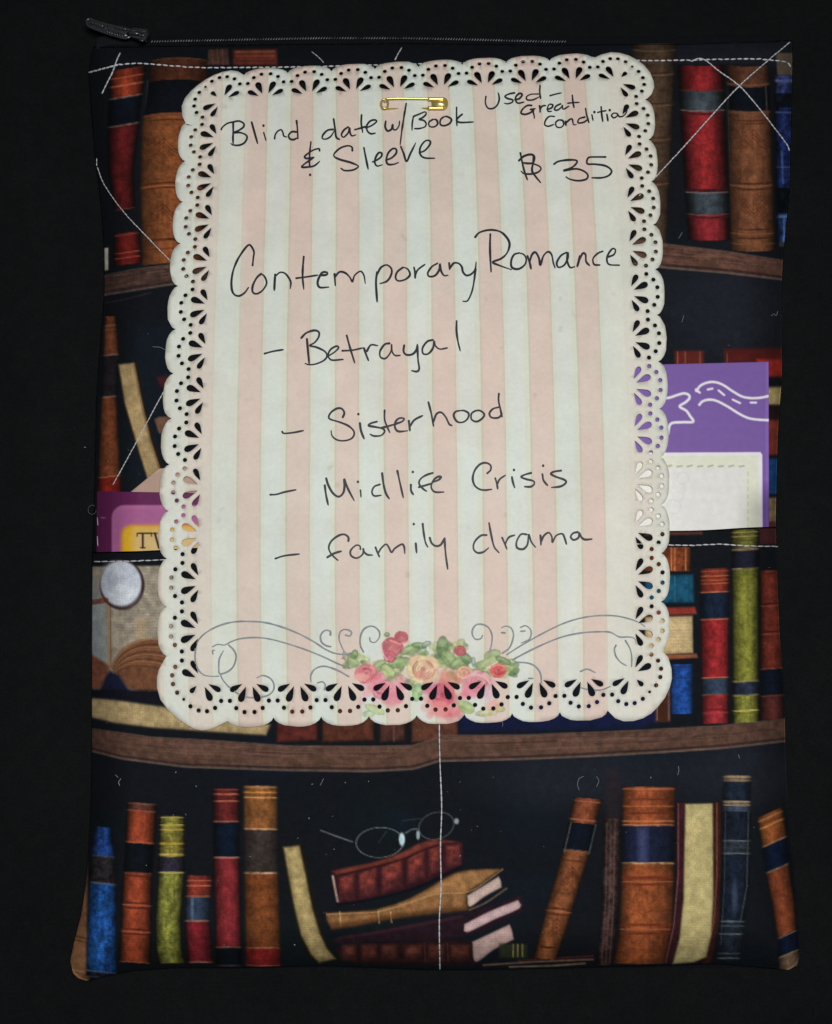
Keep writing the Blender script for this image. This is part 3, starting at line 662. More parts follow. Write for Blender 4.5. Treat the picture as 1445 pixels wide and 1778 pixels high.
# back panel
ty = np.linspace(66, 1680, 120)
lx = W(Lf(ty) + 14, ty, .0006); rx = W(Rf(ty) - 14, ty, .0006)
V = np.concatenate([lx, rx]); fcs = np.stack([np.arange(119), np.arange(119) + 120, np.arange(119) + 121, np.arange(119) + 1], 1)
mesh_obj('back_panel', V, fcs, plain('dark_backing', (14, 16, 22), .9, .1), sleeve)

# ------------------------------------------------------------------ black cloth
gx = np.linspace(-.6, .6, 500); gy = np.linspace(-.6, .6, 500)
GX, GY = np.meshgrid(gx, gy)
GZ = -0.0006 + 0.0018 * (fbm(GX * 9 + 5, GY * 9 + 5, 21) - .6)
GZ = np.minimum(GZ, 0)
def crease(x0, y0, x1, y1, amp, wid):
    global GZ
    a = W(x0, y0, 0); b = W(x1, y1, 0); e = (b - a)[:2]; L2 = e @ e
    t = np.clip(((GX - a[0]) * e[0] + (GY - a[1]) * e[1]) / L2, 0, 1)
    d = np.hypot(GX - a[0] - t * e[0], GY - a[1] - t * e[1])
    GZ = GZ + amp * np.exp(-(d / wid) ** 2) * np.sin(np.pi * np.clip(t, .0, 1)) ** .5
crease(1385, 905, 1700, 880, .0014, .004); crease(1390, 1300, 1800, 1240, .0020, .006); crease(1400, 1690, 1900, 1760, .002, .007)
crease(-300, 600, 120, 520, .0022, .007); crease(100, 1330, 60, 1700, .0012, .006); crease(400, -200, 900, 30, .0016, .006); crease(500, 1730, 1100, 1765, .0014, .005)
for (x0, y0, x1, y1, am, wd) in [(30, -200, 60, 900, .0030, .010), (95, 700, 30, 1500, .0026, .009), (1425, 300, 1410, 1000, .0030, .009), (1440, 1100, 1415, 1700, .0026, .008), (200, 1745, 800, 1770, .003, .009), (900, 1760, 1500, 1735, .003, .008)]: crease(x0, y0, x1, y1, am, wd)
m = (np.abs(GX) < .1) & (np.abs(GY) < .15); GZ[m] = np.minimum(GZ[m], -.0002)
cl = mesh_obj('black_cloth', np.stack([GX, GY, GZ], -1).reshape(-1, 3), grid_faces(500, 500)[:, ::-1], M_CLOTH)
cl['kind'] = 'structure'

# ------------------------------------------------------------------ ribbons, threads, tubes
class Ribbons:
    def __init__(s, H, base): s.mb = MB(); s.H = H; s.z = base; s.k = 0
    def add(s, P, w, taper=.35, skip=None):
        Q = spline(P, 1.8); n = len(Q)
        T = np.gradient(Q, axis=0); T /= np.maximum(np.hypot(T[:, 0], T[:, 1]), 1e-6)[:, None]
        N = np.stack([-T[:, 1], T[:, 0]], 1)
        t = np.linspace(0, 1, n); s.k += 1
        ww = w * (.74 + .5 * vnoise(t * n / 7., 0 * t, s.k)) * (1 - taper * (np.clip((t - .8) / .2, 0, 1)) ** 2)
        # round cap at both ends
        A = Q[0] - T[0] * w * .35; B = Q[-1] + T[-1] * w * .3
        Q = np.concatenate([[A], Q, [B]]); N = np.concatenate([[N[0]], N, [N[-1]]]); ww = np.concatenate([[w * .45], ww, [w * .3]])
        L = Q + N * ww[:, None] / 2; R = Q - N * ww[:, None] / 2
        z = s.z + s.k * 2.0e-6 + np.arange(len(Q)) * 1.0e-7
        vl = W(L[:, 0], L[:, 1], s.H(L[:, 0], L[:, 1]) + z); vr = W(R[:, 0], R[:, 1], s.H(R[:, 0], R[:, 1]) + z)
        m = len(Q); f = []
        for i in range(m - 1):
            if skip is not None and skip[0](Q[i:i + 2].mean(0)): continue
            f.append((i, i + m, i + m + 1, i + 1))
        s.mb.add(np.concatenate([vl, vr]), f)
    def dot(s, x, y, r):
        s.k += 1; a = np.linspace(0, 2 * math.pi, 10, endpoint=False)
        px = np.concatenate([[x], x + r * np.cos(a)]); py = np.concatenate([[y], y + r * 1.1 * np.sin(a)])
        z = s.z + s.k * 2.0e-6
        s.mb.add(W(px, py, s.H(px, py) + z), [(0, 1 + (i + 1) % 10, 1 + i) for i in range(10)])

def frames(P):
    T = np.gradient(P, axis=0); T /= np.maximum(np.linalg.norm(T, axis=1), 1e-9)[:, None]
    up = np.array([0, 0, 1.]); S = np.cross(T, up); ln = np.linalg.norm(S, axis=1)
    S[ln < 1e-4] = (1, 0, 0); S /= np.linalg.norm(S, axis=1)[:, None]
    return T, S, np.cross(S, T)
def tube(mb, P, r, k=8, cap=True):
    P = np.asarray(P, float); n = len(P); r = np.broadcast_to(np.asarray(r, float), (n,))
    T, S, U = frames(P); a = np.linspace(0, 2 * math.pi, k, endpoint=False)
    V = P[:, None] + r[:, None, None] * (S[:, None] * np.cos(a)[None, :, None] + U[:, None] * np.sin(a)[None, :, None])
    f = []
    for i in range(n - 1):
        for j in range(k):
            f.append((i * k + j, i * k + (j + 1) % k, (i + 1) * k + (j + 1) % k, (i + 1) * k + j))
    if cap: f.append(tuple(range(k))[::-1]); f.append(tuple((n - 1) * k + j for j in range(k)))
    mb.add(V.reshape(-1, 3), f)

def stitches(mb, P, H, pitch=9., rad=1.15, gap=.12, lift=.00012, wob=.25, skip=()):
    """sewing thread: short twisted stitches one after another"""
    Q = spline(P, 1.0); L = np.concatenate([[0], np.cumsum(np.hypot(*np.diff(Q, axis=0).T))])
    n = max(1, int(L[-1] / pitch)); PX = .000175
    for i in range(n):
        a = L[-1] * i / n; b = L[-1] * (i + 1 - gap * (1 if gap > 0 else 0)) / n
        tt = np.linspace(a, b, 6)
        x = np.interp(tt, L, Q[:, 0]); y = np.interp(tt, L, Q[:, 1])
        w = rng.normal(0, wob); y = y + w * np.linspace(-1, 1, 6) + rng.normal(0, .15)
        if skip and any(s0 <= x.mean() <= s1 for s0, s1 in skip): continue
        prof = np.array([.35, .85, 1, 1, .85, .35]) if gap > 0 else np.array([.7, .95, 1, 1, .95, .7])
        z = H(x, y) + lift + .00012 * np.sin(np.linspace(0, math.pi, 6)) - .00004
        tube(mb, W(x, y, z), rad * PX * prof * rng.uniform(.85, 1.12), 6)

# ------------------------------------------------------------------ seams on the sleeve
sm = MB()
stitches(sm, [(205, 112), (240, 110), (300, 114), (345, 117), (420, 117), (520, 116), (640, 113), (760, 110), (900, 107), (1020, 105), (1140, 105), (1200, 104), (1300, 102), (1338, 104), (1366, 108), (1374, 118)], Hs, 11, 1.5, .16)
sm.build('top_seam', M_THREAD, sleeve)
def seam(*a):
    q = MB(); stitches(q, *a); q.build('quilting_stitches', M_THREAD, sleeve)
seam([(154, 126), (180, 119), (205, 112)], Hs, 7, 1.6, 0)
seam([(209, 91), (203, 104), (196, 124), (187, 142), (177, 163)], Hs, 8, 1.4, 0)
seam([(1372, 73), (1330, 108), (1284, 149), (1240, 196), (1190, 252), (1140, 306), (1110, 340)], Hs, 7, 1.3, 0)
seam([(1200, 106), (1220, 102), (1250, 124), (1284, 149), (1312, 180), (1345, 222), (1366, 250), (1371, 262)], Hs, 7, 1.2, 0)
seam([(169, 290), (182, 322), (215, 368), (262, 418), (300, 457), (330, 486)], Hs, 7, 1.0, 0)
seam([(298, 655), (270, 706), (240, 762), (196, 842)], Hs, 7, 1.0, 0)
seam([(541, 89), (552, 98), (562, 108)], Hs, 6, .9, 0)
seam([(698, 82), (692, 92), (686, 104)], Hs, 7, 1.3, 0)
seam([(168, 275), (168, 288)], Hs, 6, .9, 0)

sm = MB()
edge = lambda x0, x1, o: [(x, float(PK(x)) + o) for x in np.linspace(x0, x1, 10)]
stitches(sm, edge(162, 340, 15), Hp, 12, 1.2, .05); stitches(sm, edge(340, 1100, 20), Hp, 12, 1.2, .05)
stitches(sm, [(1100, 944), (1160, 946), (1200, 947), (1250, 945), (1300, 948), (1352, 949)], Hp, 12, 1.3, .05)
sm.build('pocket_hem_stitches', M_THREAD, sleeve)
sm = MB()
stitches(sm, [(763, 1180), (763, 1260), (764, 1320), (767, 1400), (765, 1470), (766, 1540), (763, 1600), (764, 1684)], Hp, 11, 1.25, 0, wob=.05)
sm.build('pocket_divider_stitches', M_THREAD, sleeve)

# zip: tapes, coil, slider
def strip_obj(name, xs, ya, yb, za, zb, mat, n=4):
    V = []
    for k in range(n + 1):
        t = k / n
        V.append(W(xs, ya * (1 - t) + yb * t, za * (1 - t) + zb * t + .0004 * math.sin(math.pi * t)))
    V = np.concatenate(V)
    return mesh_obj(name, V, grid_faces(n + 1, len(xs)), mat, sleeve)
xs = np.linspace(168, 1372, 140)
teeth_y = np.interp(xs, [168, 260, 400, 560, 700, 800, 950, 1372], [74, 72, 69, 66, 66, 68, 72, 70])
strip_obj('zipper_tape', xs, teeth_y - 10, Tf(xs) + 6, .0012 + 0 * xs, Hs(xs, Tf(xs) + 6) - .0004, M_BLACKTAPE)
mb = MB()
xt = np.arange(264, 985, 4.6); ytt = np.interp(xt, xs, teeth_y)
for x, y in zip(xt, ytt):
    z = float(Hs(x, y + 6)) + .0001
    q = W([x - 1.2, x + 1.2], [y + 1.6 , y - 1.6], [z, z])
    tube(mb, q, .00016, 6)
teeth = mb.build('zipper_teeth', plain('zip_coil', (120, 124, 126), .28, .7, var=.9, sc=300), sleeve)
teeth['kind'] = 'stuff'
def prism(mb, outline, z0, z1, bev=.12):
    """outline in photo positions; bevelled slab between heights z0 and z1"""
    P = np.asarray(outline, float); c = P.mean(0); n = len(P)
    rings = [(1, z0), (1, z0 + (z1 - z0) * .7), (1 - bev, z1)]
    V = np.concatenate([W(*(c + (P - c) * s).T, np.full(n, z)) for s, z in rings])
    f = [tuple(range(n))]
    for k in range(2):
        for i in range(n): f.append((k * n + i, (k + 1) * n + i, (k + 1) * n + (i + 1) % n, k * n + (i + 1) % n))
    f.append(tuple(2 * n + i for i in range(n))[::-1])
    mb.add(V, f)
mb = MB()
prism(mb, [(222, 52), (232, 47), (256, 50), (259, 60), (254, 74), (243, 72), (224, 66)], .006, .0085)
prism(mb, [(224, 54), (234, 50), (254, 53), (256, 61), (252, 71), (243, 69), (226, 64)], .0098, .0112)
prism(mb, [(230, 56), (248, 57), (248, 66), (230, 64)], .0085, .0098, 0)
slider = mb.build('zipper_slider', M_SLIDER, sleeve, False)
mb = MB()
tube(mb, W([247, 240, 228, 222], [60, 58, 57, 58], [.0114, .0128, .0125, .0105]), .0005, 8)
# pull: bar with rounded ends and a slot
pl = [(150, 36), (156, 33), (176, 40), (214, 49), (226, 52), (227, 62), (217, 66), (196, 61), (170, 52), (154, 45)]
prism(mb, pl, .0078, .0094, .16)
prism(mb, [(160, 39), (182, 46), (180, 50), (160, 43)], .0094, .0099, .2)
for k in range(7): prism(mb, [(186 + k * 4.4, 50 + k * 1.4), (188.6 + k * 4.4, 50.6 + k * 1.4), (187 + k * 4.4, 57 + k * 1.4), (184.6 + k * 4.4, 56 + k * 1.4)], .0094, .01, .2)
rim = np.array(pl + [pl[0]], float); q = spline(rim, 3)
tube(mb, W(q[:, 0], q[:, 1], .0094 + 0 * q[:, 0]), .00042, 8, False)  # rim tube added so its round edge catches the lamp
for k in range(7): tube(mb, W([187.5 + k * 4.4, 185.5 + k * 4.4], [50.5 + k * 1.4, 57 + k * 1.4], [.0099, .0099]), .00028, 6)  # rounded ribs added for their lamp highlights
for P_, r_ in [([(158, 38), (172, 43), (180, 46)], .0006), ([(200, 47), (220, 51)], .0004), ([(228, 54), (236, 53), (252, 55)], .0003), ([(244, 61), (252, 61)], .0004), ([(242, 69), (250, 71)], .0004)]:
    q = spline(P_, 3); tube(mb, W(q[:, 0], q[:, 1], .0103 + (.0012 if P_[0][0] > 226 else 0) + 0 * q[:, 0]), r_, 10)  # extra beads on pull and slider, added to pick up glints
pull = mb.build('zipper_pull', M_SLIDER, slider, True)
mb = MB()
prism(mb, [(196, 42), (222, 45), (221, 48), (196, 45)], .0055, .0075, .1)
prism(mb, [(166, 66), (180, 62), (222, 66), (240, 74), (240, 86), (166, 86)], .004, .0052, .06)
mb.build('zipper_tape_end', M_BLACKTAPE, sleeve, False)

# ------------------------------------------------------------------ lace-edged note
LY = [174, 242, 312, 384, 459, 532, 608, 685, 765, 847, 929, 1012, 1096, 1182]
LX = [384, 380.6, 376.5, 372.5, 369, 365.5, 362, 358.5, 355.5, 353, 351.5, 350, 349, 350]
RY = [141, 209, 281, 355, 430.6, 508, 588, 670.4, 753, 836.6, 919, 1004.5, 1087, 1172]
RX = [1072, 1076, 1081, 1085, 1088.5, 1091, 1093.5, 1095.5, 1096.5, 1097.5, 1098, 1098, 1098, 1097.5]
jj = np.arange(14.)
pLY, pLX, pRY, pRX = [np.poly1d(np.polyfit(jj, v, 3)) for v in (LY, LX, RY, RX)]
def CM(i, j):
    i = np.asarray(i, float); j = np.asarray(j, float); s = i / 9.
    return np.stack([pLX(j) * (1 - s) + pRX(j) * s, pLY(j) * (1 - s) + pRY(j) * s + 3 * (s * (1 - s)) * 4 * (j / 13.) * .7], -1)
def CMinv(x, y):
    x = np.asarray(x, float); y = np.asarray(y, float)
    i = (x - 360) / 80.; j = (y - 160) / 78.
    for _ in range(6):
        p = CM(i, j); e = 1e-3
        di = (CM(i + e, j) - p) / e; dj = (CM(i, j + e) - p) / e
        rx = x - p[..., 0]; ry = y - p[..., 1]
        det = di[..., 0] * dj[..., 1] - di[..., 1] * dj[..., 0]
        i = i + (rx * dj[..., 1] - ry * dj[..., 0]) / det; j = j + (di[..., 0] * ry - di[..., 1] * rx) / det
    return i, j
# sides: outward direction, apex and notch depth
AP = {'t': (.785, .62), 'r': (.785, .60), 'b': (.93, .74), 'l': (.92, .72)}
def side_pt(side, c, t, n):
    """point at scallop centre c, tangential offset t, outward distance n (card units)"""
    if side == 't': return (c + t, -n)
    if side == 'b': return (c + t, 13 + n)
    if side == 'l': return (-n, c + t)
    if side == 'r': return (9 + n, c + t)
def lobe(side, c, rev):
    ap, no = AP[side]
    ts = np.array([-.5, -.46, -.38, -.27, -.14, 0, .14, .27, .38, .46])
    if rev: ts = -ts
    q = 1 - (np.abs(ts) / .5) ** 2.6
    ns = no + (ap - no) * np.clip(q, 0, 1) ** .62
    return [side_pt(side, c, t, n * 1.0 + rng.normal(0, .004)) for t, n in zip(ts, ns)]
cornTL = [(-.6, .62), (-.75, .59), (-.86, .36), (-.89, .1), (-.83, -.1), (-.70, -.28), (-.56, -.42), (-.38, -.56), (-.19, -.67), (0, -.74), (.2, -.77), (.36, -.73)]
cornTR = [(-.45, -.66), (-.3, -.73), (-.08, -.78), (.12, -.75), (.32, -.67), (.5, -.54), (.65, -.39), (.77, -.19), (.83, .04), (.83, .2), (.76, .37), (.66, .47)]
cornBR = [(.65, -.46), (.76, -.34), (.83, -.1), (.84, .1), (.8, .28), (.7, .5), (.56, .68), (.42, .82), (.24, .92), (.04, .97), (-.16, .97), (-.34, .9)]
cornBL = [(.4, .87), (.3, .92), (.16, .97), (0, .99), (-.16, .96), (-.33, .87), (-.52, .74), (-.7, .58), (-.86, .38), (-.93, .14), (-.93, -.06), (-.89, -.22), (-.8, -.38)]
out = []
out += [(x, y) for x, y in cornTL]
for c in range(1, 9): out += lobe('t', c, False)
out += [(9 + x, y) for x, y in cornTR]
for c in range(1, 13): out += lobe('r', c, False)
out += [(9 + x, 13 + y) for x, y in cornBR]
for c in range(8, 0, -1): out += lobe('b', c, True)
out += [(x, 13 + y) for x, y in cornBL]
for c in range(12, 0, -1): out += lobe('l', c, True)
OUT = CM(*np.array(out).T)

holes = []
def hole_dot(f, t, n, r=.047):
    a = np.linspace(0, 2 * math.pi, 10, endpoint=False)
    holes.append(np.array([f(t + r * math.cos(q), n + r * math.sin(q)) for q in a]))
def hole_petal(f, a, b, w):
    a = np.array(a); b = np.array(b); e = b - a; L = np.hypot(*e); e /= L; nn = np.array([-e[1], e[0]])
    prof = [(0, 0), (.2, .3), (.45, .72), (.68, 1.), (.85, .95), (.95, .62), (1., .25)]
    P = [a + e * L * s + nn * w / 2 * q for s, q in prof] + [a + e * L * s - nn * w / 2 * q for s, q in prof[:0:-1]]
    holes.append(np.array([f(*p) for p in P]))
DOTS = [(.105, .632), (.277, .552), (.408, .405)]
def motif(f, sgn=(1, -1)):
    for s in sgn:
        for t, n in DOTS: hole_dot(f, s * t, n)
        hole_petal(f, (s * .065, .115), (s * .20, .425), .142)
        hole_petal(f, (s * .14, .065), (s * .40, .205), .118)
for c in range(1, 9):
    motif(lambda t, n, c=c: side_pt('t', c, t, n)); motif(lambda t, n, c=c: side_pt('b', c, t, n))
for c in range(1, 13):
    motif(lambda t, n, c=c: side_pt('l', c, t, n)); motif(lambda t, n, c=c: side_pt('r', c, t, n))
for (ci, cj, sx, sy) in [(0, 0, -1, -1), (9, 0, 1, -1), (9, 13, 1, 1), (0, 13, -1, 1)]:
    fa = lambda t, n: (ci + sx * t, cj + sy * n)       # t outward in x, n outward in y
    fb = lambda t, n: (ci + sx * n, cj + sy * t)
    for f in (fa, fb):
        for t, n in [(-.408, .405), (-.28, .545), (-.11, .61), (.065, .595), (.235, .51)]: hole_dot(f, t, n)
        hole_petal(f, (-.065, .115), (-.20, .40), .135)
        hole_petal(f, (-.14, .065), (-.40, .205), .112)
    hole_dot(fa, .375, .37, .032)
    hole_petal(fa, (.10, .10), (.235, .235), .1)
HO = [CM(h[:, 0], h[:, 1]) for h in holes]
def in_poly(x, y, P):
    ins = np.zeros(x.shape, bool); n = len(P)
    for i in range(n):
        a = P[i]; b = P[(i + 1) % n]
        c = (a[1] > y) != (b[1] > y)
        ins ^= c & (x < (b[0] - a[0]) * (y - a[1]) / (b[1] - a[1] + 1e-12) + a[0])
    return ins
HB = np.array([[h[:, 0].min(), h[:, 1].min(), h[:, 0].max(), h[:, 1].max()] for h in HO])
def in_hole(x, y, pad=0.):
    x = np.atleast_1d(np.asarray(x, float)); y = np.atleast_1d(np.asarray(y, float)); r = np.zeros(x.shape, bool)
    for h, b in zip(HO, HB):
        k = np.nonzero((x > b[0] - pad) & (x < b[2] + pad) & (y > b[1] - pad) & (y < b[3] + pad))[0]
        if not len(k): continue
        if pad:
            c = h.mean(0); hh = c + (h - c) * (1 + pad / 6.)
            r[k] |= in_poly(x[k], y[k], hh)
        else: r[k] |= in_poly(x[k], y[k], h)
    return r
# mesh points: outline, holes, interior
pts = [OUT]; edges = []; n = len(OUT)
edges += [(i, (i + 1) % n) for i in range(n)]
for h in HO:
    pts.append(h); edges += [(n + i, n + (i + 1) % len(h)) for i in range(len(h))]; n += len(h)
gx, gy = np.meshgrid(np.arange(272, 1172, 9.), np.arange(88, 1266, 9.)); gx = gx.ravel() + rng.uniform(-1, 1, gx.size); gy = gy.ravel() + rng.uniform(-1, 1, gy.size)
fx, fy = np.meshgrid(np.arange(584, 908, 1.7), np.arange(1088, 1262, 1.7)); fx = fx.ravel() + rng.uniform(-.3, .3, fx.size); fy = fy.ravel() + rng.uniform(-.3, .3, fy.size)
keep = ~((gx > 582) & (gx < 910) & (gy > 1086))
gx = np.concatenate([gx[keep], fx]); gy = np.concatenate([gy[keep], fy])
oc = OUT.mean(0); shr = oc + (OUT - oc) * .993
keep = in_poly(gx, gy, shr) & ~in_hole(gx, gy, 1.2)
pts.append(np.stack([gx[keep], gy[keep]], 1))
PTS = np.concatenate(pts)
res = delaunay_2d_cdt([Vector(p) for p in PTS], edges, [], 0, 1e-4)
CV = np.array([tuple(v) for v in res[0]]); CF = np.array([f for f in res[2] if len(f) == 3])
cen = CV[CF].mean(1)
ok = in_poly(cen[:, 0], cen[:, 1], OUT) & ~in_hole(cen[:, 0], cen[:, 1])
CF = CF[ok]
# make every triangle face the same way
e1 = CV[CF[:, 1]] - CV[CF[:, 0]]; e2 = CV[CF[:, 2]] - CV[CF[:, 0]]
fl = (e1[:, 0] * e2[:, 1] - e1[:, 1] * e2[:, 0]) > 0
CF[fl] = CF[fl][:, ::-1]

# printed roses, coloured on the same points
rp = Painter(CV[:, 0], CV[:, 1], (0, 0, 0)); 
class InkPainter(Painter):
    def __init__(s, X, Y): super().__init__(X, Y, (220, 205, 195)); s.A = np.zeros(len(X))
    def mix(s, idx, col, a):
        a = np.clip(a, 0, 1); A0 = s.A[idx]; A1 = a + A0 * (1 - a)
        col = np.asarray(col, float) * np.ones((len(idx), 3))
        w = np.where(A1 > 0, a / np.maximum(A1, 1e-6), 0)[:, None]
        s.C[idx] = s.C[idx] * (1 - w) + col * w; s.A[idx] = A1
rp = InkPainter(CV[:, 0], CV[:, 1])
G1 = (150, 168, 122); G2 = (112, 138, 96); G3 = (184, 192, 140)
def leaf(x, y, l, w, ang, c, a=.85):
    c = tuple(np.array(c) * (.9, .93, .88))
    rp.ell(x, y, l, w, c, a, .18, rot=ang, mott=.25); rp.ell(x, y, l, w, tuple(np.array(c) * .62), .5, rot=ang, ring=.7)
    rp.stroke([(x - l * .8 * math.cos(ang), y - l * .8 * math.sin(ang)), (x + l * .8 * math.cos(ang), y + l * .8 * math.sin(ang))], 1.1, (200, 208, 170), .6)
    rp.ell(x + w * .35 * math.sin(ang), y - w * .35 * math.cos(ang), l * .6, w * .3, (205, 214, 180), .4, .8, rot=ang)
def rose(x, y, r, c0, c1, c2, seed):
    r_ = np.random.default_rng(seed)
    for k in range(9):
        a = k / 9 * 2 * math.pi + r_.uniform(-.2, .2); d = r * r_.uniform(.5, .72)
        rp.ell(x + d * math.cos(a), y + d * .85 * math.sin(a), r * r_.uniform(.38, .52), r * r_.uniform(.26, .36), c0 if k % 2 else c1, .9, .16, rot=a + 1.57, mott=.14)
        rp.ell(x + d * math.cos(a), y + d * .85 * math.sin(a), r * .42, r * .3, tuple(np.array(c0) * .62), .5, rot=a + 1.57, ring=.7)
    rp.ell(x, y, r * .66, r * .58, c1, .8, .4)
    for k in range(5):
        a = r_.uniform(0, 6.28); rp.ell(x + r * .55 * math.cos(a), y + r * .45 * math.sin(a), r * .28, r * .1, tuple(np.array(c2) * .72), .6, .4, rot=a + 1.57)
    for k in range(12):
        a = k * 2.2 + r_.uniform(-.3, .3); d = r * (.72 - k * .052)
        aa = np.linspace(a, a + 1.5, 7)
        rp.stroke(np.stack([x + d * np.cos(aa), y + d * .85 * np.sin(aa)], 1), r * .12, [c2, c0, c1][k % 3], .6)
        rp.stroke(np.stack([x + (d - 1.6) * np.cos(aa), y + (d - 1.6) * .85 * np.sin(aa)], 1), 1.1, tuple(np.array(c2) * .66), .7)
    rp.ell(x, y, r * .16, r * .14, tuple(np.array(c2) * .85), .8, .6)
r2 = np.random.default_rng(12)
for (x0, y0, x1, y1, n) in [(648, 1150, 700, 1182, 22), (690, 1122, 776, 1152, 26), (756, 1110, 812, 1160, 26), (800, 1150, 896, 1172, 24), (600, 1138, 640, 1158, 12), (640, 1180, 720, 1196, 12), (780, 1160, 850, 1180, 12)]:
    for k in range(int(n * 1.3)):
        c = [(118, 142, 92), (90, 118, 76), (160, 172, 120), (176, 182, 138), (140, 150, 118)][r2.integers(0, 5)]
        rp.ell(r2.uniform(x0, x1), r2.uniform(y0, y1), r2.uniform(5, 13), r2.uniform(3, 7), c, .7, .25, rot=r2.uniform(-1, 1), mott=.3)
for (x0, y0, x1, y1, n, pal) in [(630, 1178, 700, 1222, 26, 0), (735, 1185, 800, 1246, 30, 1), (800, 1180, 862, 1212, 22, 0), (772, 1164, 812, 1186, 10, 2), (640, 1158, 670, 1180, 8, 0)]:
    for k in range(n):
        c = [[(222, 140, 156), (232, 168, 176), (206, 112, 132)], [(206, 96, 116), (224, 130, 136), (186, 78, 96), (232, 150, 146)], [(214, 150, 124), (196, 130, 110)]][pal]; c = c[r2.integers(0, len(c))]
        rp.ell(r2.uniform(x0, x1), r2.uniform(y0, y1), r2.uniform(6, 13), r2.uniform(5, 9), c, .5, .6, rot=r2.uniform(-1.5, 1.5), mott=.15)
for a in [(612, 1148, 13, 6, .5, G1), (600, 1140, 9, 5, 1.2, (170, 150, 140)), (616, 1136, 6, 8, .3, G2), (656, 1158, 17, 8, -.7, G1), (674, 1165, 14, 9, .7, G3), (694, 1150, 20, 9, -.2, G1),
          (712, 1128, 17, 8, -.4, G1), (728, 1121, 13, 6, .1, G2), (741, 1118, 8, 5, -.3, (140, 155, 150)), (768, 1122, 10, 18, .1, G2), (780, 1145, 18, 11, .9, G1), (795, 1152, 14, 9, -.6, G1),
          (810, 1144, 10, 8, .5, G2), (822, 1148, 7, 4, 1.57, (140, 160, 150)), (855, 1137, 15, 9, -.3, G1), (846, 1150, 20, 7, -.4, G3), (880, 1156, 13, 10, .5, G3), (888, 1150, 8, 6, 0, G1), (874, 1147, 14, 6, .4, G2),
          (725, 1202, 9, 16, .2, (160, 196, 140)), (672, 1102, 5, 4, 0, G2), (651, 1232, 18, 7, .4, (190, 200, 150)), (640, 1240, 10, 6, 0, (188, 200, 176)), (810, 1228, 15, 10, .5, (172, 190, 120)), (845, 1238, 20, 6, -.1, (206, 200, 160)), (868, 1230, 9, 6, .4, G3)]:
    leaf(*a)
rose(680, 1124, 20, (178, 84, 100), (196, 110, 118), (226, 150, 148), 1)
rose(697, 1106, 13, (178, 84, 98), (196, 104, 114), (220, 140, 142), 21); rp.stroke([(678, 1112), (694, 1118), (708, 1114)], 3.5, (228, 158, 150), .8); rose(676, 1140, 12, (184, 80, 98), (206, 110, 122), (228, 150, 156), 22); rp.stroke([(662, 1118), (664, 1134), (672, 1146)], 3, (236, 190, 200), .8)
rose(735, 1162, 30, (222, 206, 158), (228, 188, 158), (208, 146, 132), 2)
rp.ell(728, 1172, 8, 7, (206, 136, 124), .7, .6)
rose(636, 1170, 20, (204, 120, 132), (222, 140, 140), (190, 96, 112), 3)
rp.ell(628, 1176, 14, 7, (240, 172, 160), .8, .6)
rose(664, 1196, 20, (216, 136, 152), (228, 160, 168), (205, 110, 128), 5); rp.ell(680, 1212, 14, 16, (220, 142, 156), .75, .6); rp.ell(655, 1190, 18, 10, (216, 136, 150), .7, .5)
rose(768, 1206, 24, (196, 96, 118), (214, 116, 128), (180, 72, 92), 6); rp.ell(765, 1230, 16, 16, (226, 138, 138), .85, .5); rp.ell(752, 1200, 10, 15, (200, 120, 150), .7, .6)
rose(799, 1130, 11, (178, 84, 96), (200, 104, 112), (214, 130, 130), 7)
rose(806, 1168, 15, (232, 196, 160), (232, 178, 150), (220, 150, 140), 8); rp.ell(772, 1176, 10, 12, (206, 140, 124), .7, .6)
rose(832, 1184, 23, (224, 150, 160), (232, 170, 172), (208, 112, 128), 9); rp.ell(818, 1200, 16, 12, (220, 132, 148), .7, .6); rp.stroke([(804, 1178), (822, 1170), (842, 1176), (852, 1188)], 3.4, (246, 190, 190), .8)
rose(866, 1164, 15, (218, 96, 98), (226, 120, 116), (198, 70, 78), 10); rp.stroke([(854, 1158), (866, 1154), (878, 1158)], 3, (244, 150, 130), .9); rp.ell(846, 1205, 14, 16, (206, 196, 206), .6, .7); rp.ell(858, 1226, 12, 9, (226, 160, 140), .6, .7)
INK = np.concatenate([np.clip(lin(np.clip(rp.C * 1.06 - 14, 0, 255)) / .78, 0, .9), rp.A[:, None]], 1)
ci, cj = CMinv(CV[:, 0], CV[:, 1])

